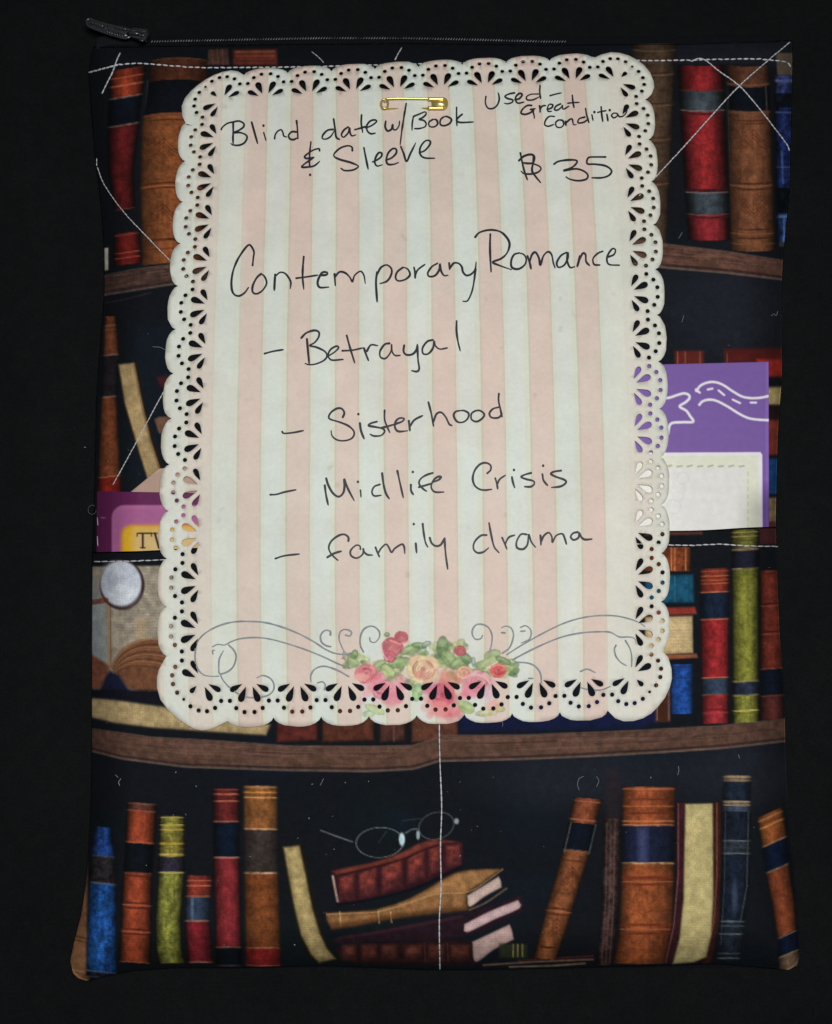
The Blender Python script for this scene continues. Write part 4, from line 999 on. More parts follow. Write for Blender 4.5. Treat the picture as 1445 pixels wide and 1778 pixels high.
def make_paper():
    m, nt, b = material('striped_card', .62, .3)
    co = texco(nt)
    at = nt.nodes.new('ShaderNodeAttribute'); at.attribute_name = 'print'
    fl = nt.nodes.new('ShaderNodeAttribute'); fl.attribute_name = 'flat'
    sp = nt.nodes.new('ShaderNodeSeparateXYZ'); nt.links.new(fl.outputs['Vector'], sp.inputs[0])
    nw = noise(nt, 60, 3, .5, co)
    u = math_n(nt, 'SUBTRACT', sp.outputs[0], math_n(nt, 'MULTIPLY', sp.outputs[1], .0158))
    u = math_n(nt, 'ADD', u, maprange(nt, nw.outputs[0], .3, .7, -.006, .006))
    u = math_n(nt, 'DIVIDE', math_n(nt, 'SUBTRACT', u, 4.695 - 1.032 * 8), 1.032)
    fr = math_n(nt, 'FRACT', u)
    r = nt.nodes.new('ShaderNodeValToRGB'); nt.links.new(fr, r.inputs[0]); cr = r.color_ramp
    pink = (*(lin((222, 202, 193)) / .86), 1); white = (*(lin((219, 223, 218)) / .86), 1); cream = (*(lin((219, 220, 207)) / .86), 1); olive = (*(lin((203, 198, 183)) / .86), 1); pk2 = (*(lin((216, 200, 188)) / .86), 1)
    stops = [(0, olive), (.018, pk2), (.05, pink), (.42, pink), (.46, pk2), (.475, olive), (.49, cream), (.53, cream), (.57, white), (.86, white), (.9, cream), (.975, cream), (.992, olive)]
    while len(cr.elements) < len(stops): cr.elements.new(.5)
    for e, (p, c) in zip(cr.elements, stops): e.position = p; e.color = c
    # the pink of the outermost columns is paler
    bl = math_n(nt, 'MAXIMUM', maprange(nt, sp.outputs[0], .62, .72, .45, 0.), maprange(nt, sp.outputs[0], 8.42, 8.55, 0., .8))
    bm = nt.nodes.new('ShaderNodeMix'); bm.data_type = 'RGBA'; nt.links.new(bl, bm.inputs[0]); nt.links.new(r.outputs[0], bm.inputs[6]); bm.inputs[7].default_value = (*(lin((222, 221, 212)) / .86), 1)
    n1 = noise(nt, 26, 4, .6, co); n2 = noise(nt, 900, 3, .6, co); n3 = noise(nt, 110, 4, .6, co)
    # tint that drifts between pinker and greener paper
    mx = nt.nodes.new('ShaderNodeMix'); mx.data_type = 'RGBA'; mx.blend_type = 'MULTIPLY'; mx.inputs[0].default_value = 1
    tr = nt.nodes.new('ShaderNodeValToRGB'); nt.links.new(n1.outputs[0], tr.inputs[0])
    tr.color_ramp.elements[0].position = .35; tr.color_ramp.elements[1].position = .65
    tr.color_ramp.elements[0].color = (.945, .99, .965, 1); tr.color_ramp.elements[1].color = (1.0, .975, .945, 1)
    nt.links.new(bm.outputs[2], mx.inputs[6]); nt.links.new(tr.outputs[0], mx.inputs[7])
    mi = nt.nodes.new('ShaderNodeMix'); mi.data_type = 'RGBA'
    nt.links.new(at.outputs['Alpha'], mi.inputs[0]); nt.links.new(mx.outputs[2], mi.inputs[6]); nt.links.new(at.outputs['Color'], mi.inputs[7])
    f = math_n(nt, 'MULTIPLY', maprange(nt, n2.outputs[0], .3, .7, .965, 1.035), maprange(nt, n3.outputs[0], .3, .75, 1.03, .945))
    # sparse smudges
    n5 = noise(nt, 45, 5, .7, co); f = math_n(nt, 'MULTIPLY', f, maprange(nt, n5.outputs[0], .35, .68, 1.03, .94))
    n4 = noise(nt, 210, 1, .5, co); f = math_n(nt, 'MULTIPLY', f, maprange(nt, n4.outputs[0], .74, .82, 1., .86))
    nt.links.new(scale_col(nt, mi.outputs[2], f), b.inputs['Base Color'])
    bump(nt, b, math_n(nt, 'ADD', n3.outputs[0], math_n(nt, 'MULTIPLY', n2.outputs[0], .3)), .25, .00025)
    return m
M_PAPER = make_paper()
note = thing('handwritten_note', 'pink and white striped note card with punched lace border and handwriting, pinned to the sleeve', 'note card', (0, 0, .016))
zt = Hc(CV[:, 0], CV[:, 1]); T = .00032
top = W(CV[:, 0], CV[:, 1], zt); bot = top.copy(); bot[:, 2] -= T
nv = len(CV)
# border edges
ed = {}
for f in CF:
    for a, b2 in ((f[0], f[1]), (f[1], f[2]), (f[2], f[0])):
        k = (min(a, b2), max(a, b2)); ed.setdefault(k, []).append((a, b2))
side = []
for k, v in ed.items():
    if len(v) == 1: a, b2 = v[0]; side.append((b2, a, a + nv)); side.append((b2, a + nv, b2 + nv))
AF = np.concatenate([CF, CF[:, ::-1] + nv, np.array(side)])
UV = np.stack([ci, cj], 1)
card = mesh_obj('lace_card', np.concatenate([top, bot]), AF, M_PAPER, note, False, np.concatenate([INK, INK]), np.concatenate([UV, UV]))
sf = np.ones(len(AF), bool); sf[2 * len(CF):] = False
card.data.polygons.foreach_set('use_smooth', sf)

# flourishes, printed grey
def Z(o, s, P): return [(o[0] + x / s, o[1] + y / s) for x, y in P]
fr = Ribbons(Hc, 3.0e-5)
hskip = (lambda q: bool(in_hole([q[0]], [q[1]])[0]),)
A = (320, 1060)
for P, w in [([(1430,385),(1320,375),(1230,340),(1130,275),(1000,205),(850,145),(700,105),(560,95),(430,100),(310,130),(200,185),(130,250),(100,330),(95,430),(120,510),(170,560),(240,572),(300,570)], 2.5),
          ([(1440,500),(1340,465),(1200,400),(1050,340),(900,290),(750,250),(620,235),(490,245),(410,270),(350,300),(290,295),(245,315)], 2.5),
          ([(385,300),(430,345),(450,400),(430,480),(380,530),(310,550),(300,500),(305,420),(340,350)], 2.4),
          ([(310,550),(340,610),(400,675),(480,730),(560,755),(650,755),(730,735),(775,690),(775,630),(740,585),(680,565),(630,585)], 2.6),
          ([(1430,575),(1330,520),(1220,485),(1140,505),(1100,560),(1100,620)], 2.6), ([(1215,690),(1225,650),(1200,620),(1155,630)], 2.6), ([(250,380),(245,350),(265,345)], 2.),
          ([(1270,215),(1265,180),(1220,175),(1185,215),(1190,270),(1230,305),(1275,315)], 2.8), ([(1400,215),(1440,220),(1450,185),(1400,165),(1355,185),(1345,250),(1370,320),(1390,360)], 2.6)]:
    fr.add(Z(A, 5, P), w * 1.2, skip=hskip)
A = (570, 1080)
for P in [[(410,350),(375,280),(370,190),(400,100),(460,55),(530,55),(590,110),(590,180),(540,235),(490,225),(480,180)]]: fr.add(Z(A, 6.659, P), 3.0, skip=hskip)
fr.mb.build('printed_flourish', M_GREY, note, False)['label'] = 'grey printed scrollwork left of the roses'
fr = Ribbons(Hc, 3.0e-5)
A = (740, 1070)
for P in [[(740,400),(760,300),(760,210),(720,130),(650,95),(580,100),(540,150),(535,210),(570,265),(630,260),(655,220)], [(880,430),(960,370),(1000,280),(1010,200),(980,135),(920,115),(870,135)],
          [(870,190),(920,195)], [(1090,130),(1150,110),(1205,150),(1215,210),(1190,270),(1100,310)], [(1095,175),(1150,170)]]: fr.add(Z(A, 6.659, P), 3.0, skip=hskip)
A = (880, 1060)
for P in [[(0,385),(100,320),(220,250),(350,180),(500,110),(650,65),(800,45),(950,48),(1070,75),(1150,105),(1200,140)], [(50,430),(180,360),(350,280),(500,225),(650,195),(800,185),(900,190),(980,230),(1060,230),(1110,245),(1125,290)],
          [(1030,260),(1070,330),(1085,400),(1085,490)], [(950,300),(935,340),(950,400),(990,450),(1040,480)], [(80,450),(170,455),(240,480),(290,540),(300,620),(290,650)], [(190,590),(230,590)],
          [(640,530),(700,510),(770,540)], [(640,670),(720,690),(820,690),(900,660)]]: fr.add(Z(A, 5, P), 2.9, skip=hskip)
fr.mb.build('printed_flourish', M_GREY, note, False)['label'] = 'grey printed scrollwork right of the roses'

# handwriting
HW = {}
def line_of(name, label, groups):
    rb = Ribbons(Hc, 4.0e-5)
    for o, s, strokes in groups:
        for P in strokes:
            if len(P) == 1: x, y = Z(o, s, P)[0]; rb.dot(x, y, 2.3)
            else: rb.add(Z(o, s, P), HWW, skip=hskip)
    ob = rb.mb.build(name, M_INK, note, False); ob['label'] = label
HWW = 3.3
line_of('handwriting', 'handwritten words Blind date w/ Book & Sleeve', [
 ((375,160),5,[[(45,325),(60,300),(100,270),(150,258),(200,250),(240,270),(240,300),(200,330),(155,350),(210,350),(260,370),(270,400),(245,440),(200,460),(150,458),(130,445)],[(150,262),(150,350),(148,400),(150,450)],
  [(310,258),(335,350),(362,445)],[(415,350),(425,385),(435,420)],[(413,290)],[(510,405),(515,370),(535,340),(565,325),(580,345),(590,380),(615,388)],[(700,345),(660,343),(632,372),(640,402),(670,412),(705,398)],[(700,245),(708,320),(712,405)],
  [(1020,322),(970,330),(930,370),(925,402),(960,405),(1000,380),(1030,330)],[(1022,230),(1035,320),(1045,390),(1075,410)],[(1150,300),(1110,330),(1090,370),(1110,390),(1150,350),(1160,310),(1165,350),(1180,378),(1215,370)],
  [(1265,195),(1262,270),(1275,350)],[(1205,325),(1260,310),(1310,295)],[(1300,310),(1350,290),(1395,255),(1380,240),(1340,250),(1310,290),(1315,335),(1345,360),(1385,355)],
  [(825,430),(815,520),(812,600),(815,650)],[(900,510),(895,490),(850,500),(800,530),(770,560),(790,575),(850,565)],[(850,565),(800,600),(760,630),(745,650),(790,650),(850,640),(890,610),(900,600)],[(818,717)],
  [(1185,510),(1180,475),(1140,465),(1080,485),(1030,530),(1030,560),(1080,585),(1170,610),(1230,635),(1235,650),(1190,675),(1120,680),(1085,660)],[(1285,480),(1300,560),(1322,668)]]),
 ((600,160),5,[[(235,605),(270,590),(310,560),(315,530),(290,525),(265,560),(255,610),(275,640),(320,630)],[(350,590),(400,570),(440,530),(440,495),(410,490),(370,530),(355,590),(370,625),(420,625),(460,610)],
  [(480,470),(505,530),(530,600),(565,530),(610,440)],[(640,525),(690,505),(735,450),(730,420),(690,425),(650,480),(650,540),(690,570),(775,573)],[(350,250),(345,300),(365,335),(400,320),(410,280),(415,320),(440,325),(465,290),(470,250)],
  [(528,95),(510,200),(490,330),(475,455)],[(590,210),(580,270),(578,330)],[(590,210),(640,190),(690,170),(700,190),(670,220),(640,235),(680,245),(700,270),(690,300),(640,315),(600,315)],
  [(760,235),(725,260),(730,295),(770,300),(800,275),(790,240),(760,235)],[(850,215),(825,240),(825,280),(860,290),(905,270),(920,235),(880,210),(850,215)],[(965,130),(965,210),(968,290)],[(1015,190),(985,215),(965,245),(1000,262),(1110,258)]])])
HWW = 3.1
line_of('handwriting', 'handwritten words Used - Great Condition', [((830,130),5,[
  [(70,185),(65,240),(85,285),(125,292),(165,265),(185,215),(180,165),(175,155)],[(320,155),(270,165),(235,185),(260,205),(300,215),(300,235),(260,250),(230,245)],[(320,215),(360,205),(385,170),(360,160),(330,190),(330,225),(350,245),(400,235)],
  [(525,165),(460,168),(422,190),(430,216),(480,215),(536,188)],[(540,90),(537,150),(545,206)],[(625,180),(680,165),(725,155)],[(470,265),(430,265),(390,295),(375,330),(410,342),(460,325),(485,300),(480,320),(490,360),(488,378)],[(455,300),(500,292)],
  [(535,265),(540,300),(540,325)],[(540,295),(560,270),(590,265)],[(600,300),(640,285),(650,260),(620,255),(605,285),(610,315),(640,315)],[(720,250),(680,270),(665,300),(690,305),(725,280),(735,262),(735,290),(750,295),(790,270)],
  [(820,175),(825,230),(835,285)],[(780,245),(830,240),(880,238)],[(665,360),(620,360),(590,390),(580,430),(610,445),(660,430)],[(700,390),(675,415),(685,450),(720,455),(745,430),(735,395),(700,390)],[(760,400),(765,440)],
  [(765,415),(800,385),(820,385),(830,430),(855,430)],[(930,365),(880,380),(870,415),(920,410),(960,380)],[(935,290),(945,350),(965,415)],[(990,345),(1000,395)],[(1012,322)],[(1070,275),(1075,340),(1085,405)],[(1040,325),(1080,315),(1115,310)],
  [(1120,340),(1130,400)],[(1145,305)],[(1180,330),(1160,350),(1180,372),(1210,355),(1210,335),(1180,330)],[(1212,340),(1230,362),(1262,356),(1284,335),(1296,305)]])])
HWW = 3.6
line_of('handwriting', 'handwritten price $35', [((830,130),5,[
  [(368,675),(385,760),(405,840),(430,910)],[(485,700),(480,760),(470,830),(500,880),(545,935)],[(355,745),(400,705),(460,690),(490,710),(480,760),(440,768),(390,762)],[(480,770),(530,790),(548,815),(520,845),(460,860),(400,855),(375,835)],
  [(660,775),(700,750),(780,738),(850,740),(860,760),(820,800),(745,830),(850,815),(920,835),(955,870),(940,905),(870,918),(800,905),(765,885)],[(1110,712),(1030,712),(960,718),(950,770),(1020,775),(1110,790),(1160,830),(1140,870),(1080,892),(990,893)]])])
line_of('handwriting', 'handwritten words Contemporary Romance', [
 ((390,390),5,[[(243,355),(250,290),(255,235),(230,185),(205,178),(160,230),(110,310),(75,400),(60,490),(65,570),(90,610),(130,618),(175,590),(208,545)],[(320,425),(280,460),(245,530),(245,585),(280,600),(330,570),(365,510),(350,455),(320,425)],
  [(440,430),(435,500),(432,570)],[(438,450),(480,415),(520,420),(550,450),(575,500),(570,555)],[(688,275),(680,370),(678,460),(688,560)],[(620,465),(700,455),(810,438)],[(830,440),(885,435),(890,415),(850,415),(820,460),(808,510),(830,545),(905,542)],
  [(955,425),(958,470),(962,530)],[(960,450),(1000,410),(1050,420),(1090,460),(1110,495),(1130,440),(1180,405),(1210,440),(1222,510)]]),
 ((640,390),5,[[(75,410),(65,500),(75,670)],[(75,430),(110,370),(160,350),(200,385),(195,440),(160,490),(100,512)],[(300,370),(250,410),(235,460),(260,488),(320,475),(360,435),(340,385),(300,370)],[(395,370),(405,420),(405,465)],[(405,440),(430,390),(490,345)],
  [(600,335),(550,365),(515,420),(530,450),(580,440),(615,390),(620,340),(630,400),(655,440),(690,440)],[(700,330),(705,390)],[(705,380),(740,335),(780,335),(810,365),(820,410),(850,440),(890,430),(925,390),(935,325)],[(930,380),(915,500),(895,590),(860,660),(820,665)]]),
 ((820,380),5,[[(25,160),(60,120),(130,98),(200,98),(260,120),(310,175),(325,230),(300,300),(250,345),(180,375),(240,405),(340,440)],[(158,130),(155,250),(160,380),(165,460)],[(410,295),(365,310),(340,360),(345,420),(400,435),(455,400),(470,350),(450,310),(410,295)],
  [(480,320),(500,380),(512,435)],[(500,370),(520,310),(550,290),(580,340),(592,400),(620,320),(660,285),(690,310),(705,380),(720,425)],[(820,290),(770,320),(735,380),(750,420),(800,400),(830,340),(830,290),(825,360),(850,420),(890,415)],
  [(935,320),(925,370),(912,415)],[(925,370),(960,300),(985,310),(990,370),(1020,405)],[(1135,280),(1090,300),(1050,345),(1060,395),(1110,400)],[(1180,330),(1230,310),(1245,270),(1220,258),(1185,300),(1170,350),(1190,395),(1280,402)]])])
line_of('handwriting', 'handwritten word Betrayal', [
 ((440,540),5,[[(95,370),(170,350),(260,335)],[(415,235),(460,190),(530,168),(570,185),(565,230),(530,275),(490,300),(550,315),(620,350),(640,390),(610,430),(540,460),(480,465),(450,455)],[(465,240),(475,350),(485,460)],
  [(640,395),(700,360),(740,320),(720,305),(670,335),(650,385),(680,425),(780,420)],[(810,210),(840,320),(880,450)],[(770,345),(860,340),(950,320)],[(960,320),(980,380),(1000,430)],[(985,350),(1020,295),(1080,300)],
  [(1185,280),(1140,290),(1100,350),(1105,400),(1150,410),(1195,350),(1200,290),(1205,350),(1230,385),(1275,385)]]),
 ((640,540),5,[[(310,295),(305,350),(330,380),(380,375),(415,340),(425,290)],[(425,300),(430,420),(440,500),(420,525),(375,518)],[(560,250),(510,265),(470,320),(475,370),(520,370),(560,320),(570,260),(580,300),(620,330),(685,320)],[(765,85),(765,180),(778,270),(797,345)]])])
line_of('handwriting', 'handwritten word Sisterhood', [
 ((470,670),5,[[(100,395),(115,412),(200,405),(285,388)],[(625,275),(640,235),(620,200),(580,195),(530,225),(505,265),(520,290),(600,315),(680,350),(725,400),(710,450),(650,475),(580,470),(535,435),(525,390)],[(775,320),(785,390),(812,460)],[(762,245)],
  [(925,310),(870,325),(850,345),(900,355),(970,370),(990,395),(960,430),(900,435),(865,420)],[(990,210),(990,290),(1010,350),(1035,405)],[(960,365),(1020,350),(1070,335)],[(1085,330),(1140,310),(1160,285),(1120,280),(1085,310),(1080,360),(1110,395),(1190,390)],
  [(1200,300),(1205,350),(1210,390)],[(1210,350),(1250,295),(1320,258)]]),
 ((640,670),5,[[(520,140),(545,240),(565,350)],[(565,310),(590,245),(630,230),(670,270),(700,330),(725,345)],[(790,215),(755,225),(740,260),(770,310),(820,315),(860,285),(870,240),(830,215),(790,215)],[(930,215),(895,240),(895,290),(940,310),(990,280),(1005,245),(970,215),(930,215)],
  [(1130,185),(1080,200),(1050,240),(1070,275),(1130,275),(1160,240)],[(1132,65),(1130,130),(1145,200),(1160,270)]])])
line_of('handwriting', 'handwritten words Midlife Crisis', [
 ((450,790),5,[[(95,345),(150,342),(220,322),(320,302)],[(570,260),(580,340),(600,435)],[(582,200),(600,260),(640,330),(690,362),(730,330),(742,270),(740,210),(770,290),(825,395)],[(880,305),(885,365)],[(858,233)],[(1050,255),(1000,275),(980,320),(1000,355),(1060,350)],
  [(1068,155),(1080,250),(1100,330),(1130,380)],[(1200,135),(1225,250),(1252,370)],[(1318,255),(1320,310),(1340,345)],[(1335,147)]]),
 ((740,790),5,[[(60,155),(0,175),(-50,210),(-60,250),(-30,290),(5,315)],[(-65,280),(0,262),(55,245)],[(60,235),(110,215),(130,190),(100,190),(60,225),(45,280),(75,320),(155,322)],[(530,160),(560,130),(560,90),(520,68),(470,80),(425,130),(405,200),(420,260),(460,295),(510,305),(570,298)],
  [(600,200),(615,250),(622,295)],[(620,250),(640,210),(690,175)],[(745,190),(755,240),(770,285)],[(763,130)],[(915,155),(860,170),(825,190),(870,210),(930,225),(940,250),(910,275),(855,275)],[(1010,165),(1020,220),(1055,265)],[(1017,93)],
  [(1175,135),(1110,145),(1085,165),(1130,190),(1200,215),(1215,240),(1170,272),(1090,282)]])])
line_of('handwriting', 'handwritten words family drama', [
 ((460,890),5,[[(90,400),(170,375),(300,360)],[(725,250),(725,215),(690,190),(640,200),(580,245),(555,300),(570,350),(600,385),(635,415)],[(540,390),(600,355),(665,335)],[(830,320),(825,290),(790,285),(745,330),(750,375),(800,395),(850,360),(855,310),(860,340),(890,365),(935,370)],
  [(960,300),(975,340),(995,385)],[(985,350),(1010,310),(1050,275),(1075,300),(1100,345),(1130,310),(1190,275),(1210,300),(1215,355)],[(1310,265),(1318,350)],[(1293,100)],[(1370,95),(1380,180),(1395,260),(1415,300)]]),
 ((740,890),4.7377,[[(30,205),(45,250),(80,275),(120,265),(150,215)],[(152,210),(160,330),(178,465)],[(500,185),(450,190),(400,240),(390,295),(420,330),(470,325),(515,290)],[(518,85),(535,180),(560,280),(600,330)],[(625,205),(645,250),(665,300)],[(650,260),(680,205),(730,185)],
  [(830,180),(780,180),(745,240),(750,290),(800,300),(835,260),(845,180),(865,240),(900,285)],[(940,185),(945,230),(945,268)],[(945,240),(970,190),(1010,165),(1035,200),(1040,245),(1070,190),(1120,175),(1140,210),(1155,260)],
  [(1250,160),(1210,170),(1190,200),(1215,225),(1255,205),(1260,165),(1280,205),(1310,222),(1365,218)]])])

# ------------------------------------------------------------------ cards tucked in the pocket
def slab(name, X, Y, H, lift, th, mat, parent, cols, soft=True):
    nr, nc = X.shape
    top = W(X, Y, H(X, Y) + lift).reshape(-1, 3); bot = top.copy(); bot[:, 2] -= th
    gf = grid_faces(nr, nc); n = nr * nc
    b = np.concatenate([np.arange(nc), np.arange(1, nr) * nc + nc - 1, (nr - 1) * nc + np.arange(nc - 2, -1, -1), np.arange(nr - 2, 0, -1) * nc])
    s = np.stack([b, np.roll(b, -1), np.roll(b, -1) + n, b + n], 1)
    Fs = np.concatenate([gf, gf[:, ::-1] + n, s])
    o = mesh_obj(name, np.concatenate([top, bot]), Fs, mat, parent, False, np.concatenate([cols, cols]))
    sf = np.zeros(len(Fs), bool); sf[:len(gf)] = True; o.data.polygons.foreach_set('use_smooth', sf)
    return o
def coated(name, rough, spec=.5):
    m, nt, b = material(name, rough, spec)
    at = nt.nodes.new('ShaderNodeAttribute'); at.attribute_name = 'print'
    n = noise(nt, 500, 4, .6, texco(nt))
    nt.links.new(scale_col(nt, at.outputs['Color'], maprange(nt, n.outputs[0], .3, .7, .96, 1.04)), b.inputs['Base Color'])
    bump(nt, b, n.outputs[0], .06, .0002); return m
def Hflat(x, y): return np.minimum(Hs(x, y), 1) * 0 + .0153 + 0.0006 * np.sin((np.asarray(x, float) - 160) / 1190 * math.pi) + 0.0007 * (fbm(np.asarray(x, float) / 230., np.asarray(y, float) / 230., 3) - .5)

# purple card
def quad_grid(c, nr, nc):
    (a, b, c2, d) = [np.array(q, float) for q in c]        # TL TR BR BL
    s = np.linspace(0, 1, nc)[None, :, None]; t = np.linspace(0, 1, nr)[:, None, None]
    P = (a * (1 - s) + b * s) * (1 - t) + (d * (1 - s) + c2 * s) * t
    return P[..., 0], P[..., 1]
X, Y = quad_grid([(1000, 636), (1335, 628), (1336, 1010), (1000, 1016)], 290, 260)
pc = Painter(X.ravel(), Y.ravel(), (118, 88, 160))
WH = (236, 228, 244)
z7 = lambda P: [(1060 + x / 3.753, 380 + y / 3.753) for x, y in P]
for P in [[(560,1122),(590,1085),(640,1065),(690,1065),(740,1085),(800,1125),(860,1158),(920,1168),(980,1165),(1030,1155)], [(580,1212),(600,1190),(640,1178),(690,1185),(760,1220),(840,1270),(900,1298),(960,1308),(1030,1312)]]:
    pc.stroke(spline(z7(P), 3), 4.2, WH, 1, 0)
pc.stroke(z7([(558, 1112), (582, 1132)]), 4, WH, 1, 0)
for P in [[(635,1112),(665,1106)], [(706,1118),(742,1148)], [(798,1178),(845,1200)], [(915,1197),(950,1197)]]: pc.stroke(z7(P), 3.6, WH, 1, 0)
pc.stroke(spline(z7([(330,1170),(385,1165),(430,1150),(480,1137),(512,1148),(515,1170),(490,1195),(452,1222),(495,1250),(520,1285),(540,1322),(470,1325),(395,1335),(375,1400)]), 3), 4.4, WH, 1, 0)
LB = [(1000, 791), (1322, 789), (1322, 1016), (1000, 1016)]
pc.poly([(1000, 786.5), (1321, 785), (1324, 790), (1325, 1016), (1000, 1016)], (236, 226, 244), 1, 1, 0)
pc.poly([(1000, 791), (1317, 790), (1320, 1016), (1000, 1016)], (222, 222, 206), 1, 1.5, .02)
pc.poly([(1000, 812), (1294, 812), (1296, 1016), (1000, 1016)], (223, 222, 218), 1, 2, .02)
for k, x in enumerate(range(1144, 1300, 18)): pc.stroke([(x - 4, 810), (x + 4, 809 - (k % 2))], 2.6, (150, 150, 122), .75, 0)
for y in range(820, 930, 13): pc.stroke([(1299, y), (1299, y + 6)], 2.0, (190, 190, 150), .8, 0)
for (x, y, r) in [(1186, 830, 10), (1178, 862, 9), (1170, 880, 12)]: pc.ell(x, y, r, r, (206, 206, 214), .6, ring=1.6)
cx_, cy_ = X.ravel(), Y.ravel()
pc.C *= (1 + .10 * (cx_ > 1330) + .04 * np.clip((1160 - cx_) / 60, 0, 1) * (cy_ < 786))[:, None]
def Hpur(x, y):
    q = np.clip((900 - np.asarray(y, float)) / 70., 0, 1); q = q * q * (3 - 2 * q)
    return Hs(x, y) * (1 - q) + (Hflat(x, y) + .0001) * q
pur = slab('purple_card', X, Y, Hpur, .0004 , .0003, coated('coated_card', .42, .4), None, np.clip(lin(pc.C) / .84, 0, .92))
tag(pur, 'purple card with white star and road drawing tucked in the right of the pocket', 'card')

# maroon card
X, Y = quad_grid([(168, 853), (470, 858), (468, 1060), (166, 1058)], 150, 220)
pc = Painter(X.ravel(), Y.ravel(), (96, 36, 80))
def rrect(x0, y0, x1, y1, r, n=8):
    P = []
    for cx, cy, a0 in ((x0 + r, y0 + r, math.pi), (x1 - r, y0 + r, 1.5 * math.pi), (x1 - r, y1 - r, 0), (x0 + r, y1 - r, .5 * math.pi)):
        for k in range(n + 1): a = a0 + k / n * math.pi / 2; P.append((cx + r * math.cos(a), cy + r * math.sin(a)))
    return P
for x in np.arange(172, 300, 6.): pc.stroke([(x, 855), (x, 960)], 1.2, (112, 46, 92), .3, 0)
pc.poly(rrect(194, 877, 460, 1040, 22), (176, 104, 152), 1, 1.6, .04)
pc.poly(rrect(200, 882, 460, 1040, 20), (160, 92, 140), .7, 6, .04)
pc.poly(rrect(210, 911, 440, 1030, 18), (206, 140, 60), .9, 4, .04)
pc.poly(rrect(213, 914, 440, 1030, 16), (218, 170, 40), 1, 4, .04)
pc.poly(rrect(230, 918, 440, 1030, 12), (206, 178, 128), .9, 12, .04)
TX = (44, 24, 16)
pc.stroke([(240, 926), (264, 926)], 2.6, TX, 1, 0); pc.stroke([(248, 927), (248, 951)], 3.4, TX, 1, 0); pc.stroke([(244, 951), (252, 951)], 2, TX, 1, 0)
pc.stroke([(238, 926), (238, 931)], 1.8, TX, 1, 0); pc.stroke([(263, 926), (263, 931)], 1.8, TX, 1, 0)
pc.stroke([(266, 926), (273, 926)], 1.8, TX, 1, 0); pc.stroke([(269, 926), (276, 951)], 3.6, TX, 1, 0); pc.stroke([(276, 951), (282, 930), (289, 951), (296, 926)], 2.6, TX, 1, 0)
pc.stroke([(176, 899), (182, 899)], 1.6, (200, 150, 190), .8, 0)
def Hmar(x, y): 
    return np.maximum(Hs(x, y), Hs(x, y)) 
mar = slab('maroon_card', X, Y, Hmar, .00045, .0003, coated('glossy_card', .3, .5), None, np.clip(lin(pc.C) / .84, 0, .92))
tag(mar, 'maroon and pink card with yellow label TW tucked in the left of the pocket', 'card')
mb = MB()
for (x0, y0, x1, y1, w) in [(169, 898, 170, 912, 2.2), (169, 931, 170, 948, 2.6)]:
    xs_ = np.array([x0, (x0 + x1) / 2, x1]); ys_ = np.linspace(y0, y1, 3)
    tube(mb, W(xs_, ys_, Hs(xs_, ys_) + .00047), w * .00005, 6)
wp = mb.build('pale_edge', plain('pale_sliver', (205, 185, 200), .7, .2), mar)  # pale slivers along the left edge of the card

# paper slip peeping out behind the maroon card
X, Y = quad_grid([(276, 814), (330, 806), (372, 900), (190, 884)], 24, 24)
pc = Painter(X.ravel(), Y.ravel(), (176, 148, 134))
pc.stroke([(276, 814), (330, 806)], 4, (214, 172, 158), .9, 0); pc.stroke([(276, 815), (230, 850)], 2.4, (200, 168, 150), .8, 0)  # rim highlight painted as pale strokes along the upper edges
sl = slab('paper_slip', X, Y, Hs, .00028, .00014, coated('kraft_paper', .7, .2), None, np.clip(lin(pc.C) / .84, 0, .9))
tag(sl, 'small tan paper slip whose corner shows above the maroon card', 'paper slip')

# ------------------------------------------------------------------ safety pin
pin = thing('safety_pin', 'small gold safety pin fastening the note card to the sleeve near its top edge', 'safety pin', (0, 0, .017))
zc0 = float(Hc(715, 180))
def PW(P, z): P = np.array(P, float); return W(P[:, 0], P[:, 1], np.array(z) + zc0)
mb = MB()
Q = spline(np.array([(668, 177, .0012), (672, 171.5, .0014), (690, 170.5, .0013), (715, 170.8, .0012), (745, 171, .0012), (760, 171.2, .0012)]), 3)
tube(mb, W(Q[:, 0], Q[:, 1], Q[:, 2] + zc0), .00030, 10)
mb.build('pin_wire', M_GOLD, pin)
mb = MB()
Q = spline(np.array([(668, 186, .0011), (673, 188.5, .0008), (680, 189, .0000), (705, 188.5, -.0012), (722, 188, -.0012), (738, 188, .0001), (750, 187.5, .0010), (762, 187, .0012)]), 3)
tube(mb, W(Q[:, 0], Q[:, 1], Q[:, 2] + zc0), .00026, 10)
mb.build('pin_needle', M_GOLD, pin)
mb = MB()
a = np.linspace(0, 2 * math.pi * 2.2, 56); rr = 6.3
tube(mb, W(668 + rr * np.cos(a + 1.2), 180 + rr * 1.25 * np.sin(a + 1.2), zc0 + .0007 + a * .00008), .00030, 8)
mb.build('pin_coil', M_GOLD, pin)
# cap: folded sheet with two rolled edges and a rounded end
mb = MB()
for yy in (171.8, 187.4):
    xs_ = np.linspace(743, 772, 10)
    tube(mb, W(xs_, yy + 0 * xs_, zc0 + .0013 + 0 * xs_), .00052, 12)
a = np.linspace(-math.pi / 2, math.pi / 2, 16)
tube(mb, W(770.5 + 5.5 * np.cos(a), 179.6 + 7.8 * np.sin(a), zc0 + .0013 + 0 * a), .00048, 12)
P = [(745, 172), (771, 172), (775, 175), (776, 180), (775, 184.5), (771, 187.5), (747, 187.5), (750, 182), (749, 176)]
prism(mb, P, zc0 + .0006, zc0 + .00135, .06)
mb.build('pin_cap', M_GOLD, pin)

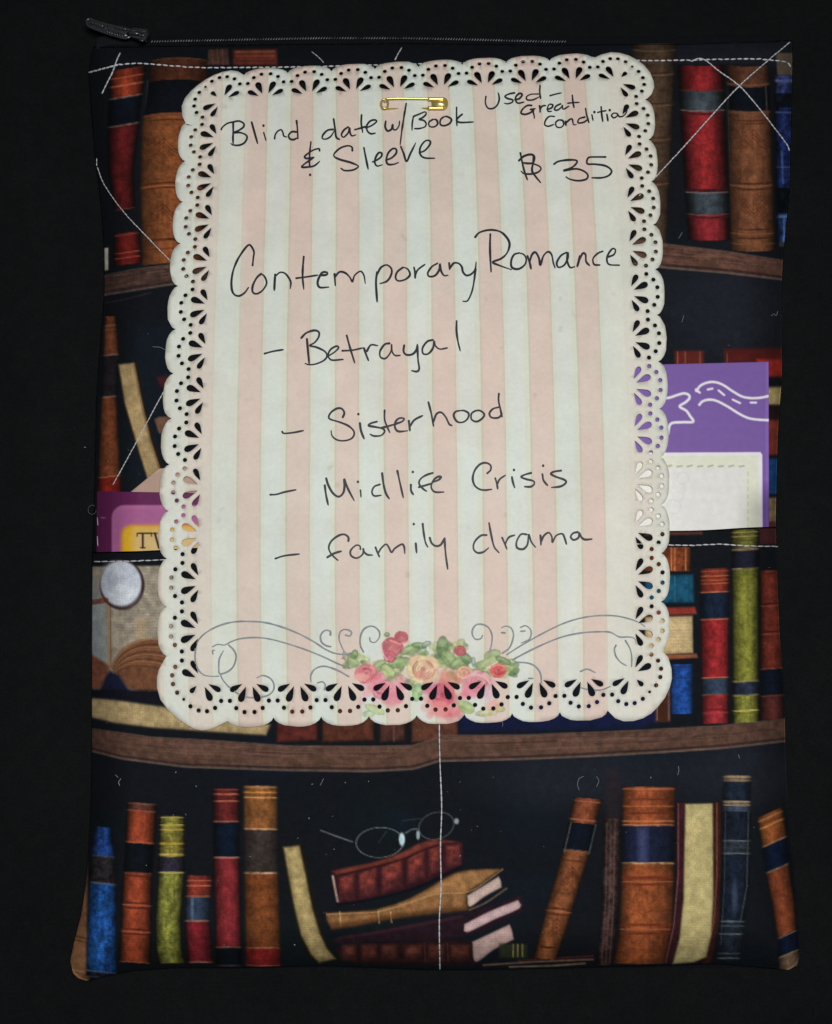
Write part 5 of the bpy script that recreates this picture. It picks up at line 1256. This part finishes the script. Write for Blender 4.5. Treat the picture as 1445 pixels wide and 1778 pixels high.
# ------------------------------------------------------------------ lint and stray threads
mb = MB()
def fibre(P, r=.00007, H=Hs, lift=.0002):
    Q = spline(P, 1.5); tube(mb, W(Q[:, 0], Q[:, 1], H(Q[:, 0], Q[:, 1]) + lift), r, 5)
for (x, y) in [(543, 1361), (599, 1358), (640, 1356), (536, 1420), (580, 1474), (511, 1640), (800, 1485), (340, 1364), (306, 1340), (254, 1502), (322, 1413), (1130, 1349)]:
    fibre([(x, y), (x + rng.uniform(-2, 2), y + rng.uniform(1, 3))], rng.uniform(.00008, .00016), Hp)
fibre([(556, 1364), (559, 1358), (562, 1352)], H=Hp); fibre([(1178, 1330), (1179, 1338), (1177, 1346)], H=Hp); fibre([(1282, 1310), (1285, 1317)], H=Hp); fibre([(210, 1352), (206, 1358), (208, 1364)], .0001, H=Hp); fibre([(200, 1345), (205, 1350)], H=Hp)
fibre([(1006, 1372), (1003, 1362), (1006, 1352), (1014, 1348)], .00006, Hp); fibre([(1036, 1348), (1040, 1356), (1036, 1366)], .00006, Hp)
fibre([(265, 602), (278, 603), (286, 607)], .00006); fibre([(1351, 540), (1348, 548), (1344, 545), (1340, 548)], .00007); fibre([(1188, 427 + 120), (1184, 560)], .00005); fibre([(1185, 403), (1181, 410), (1178, 414)], .00006)
fibre([(146, 776), (149, 777)], .00012, lambda x, y: 0 * x + .0002)
a = np.linspace(0, 5.4, 16); fibre(np.stack([160 + 7 * np.cos(a), 885 + 8 * np.sin(a)], 1), .000025, lambda x, y: 0 * x + .004)
fibre([(872, 1242), (873, 1252), (873, 1262)], .00005, Hp)
for k in range(150):
    x, y = rng.uniform(180, 1340), rng.uniform(480, 1660)
    if 260 < x < 1170 and y < 1265: continue
    H = Hp if y > 975 else Hs
    if 1090 < x and 620 < y < 975: continue
    an = rng.uniform(0, 6.28); l = rng.uniform(.8, 4)
    fibre([(x, y), (x + l * math.cos(an), y + l * math.sin(an))], rng.uniform(.00002, .00006), H, .00012)
li = mb.build('lint', M_LINT); li['kind'] = 'stuff'; li['label'] = 'pale lint specks and stray fibres on the dark fabric'; li['category'] = 'lint'
mb = MB()
for k in range(120):
    x, y = rng.uniform(-80, 1520), rng.uniform(-60, 1840)
    if 150 < x < 1390 and 40 < y < 1700: continue
    an = rng.uniform(0, 6.28); l = rng.uniform(1, 5)
    fibre([(x, y), (x + l * math.cos(an), y + l * math.sin(an))], rng.uniform(.00002, .00004), lambda x, y: 0 * x, .0003)
li = mb.build('cloth_lint', plain('dull_lint', (60, 62, 66), .9, .1)); li['kind'] = 'stuff'; li['label'] = 'faint lint specks scattered over the black cloth'; li['category'] = 'lint'
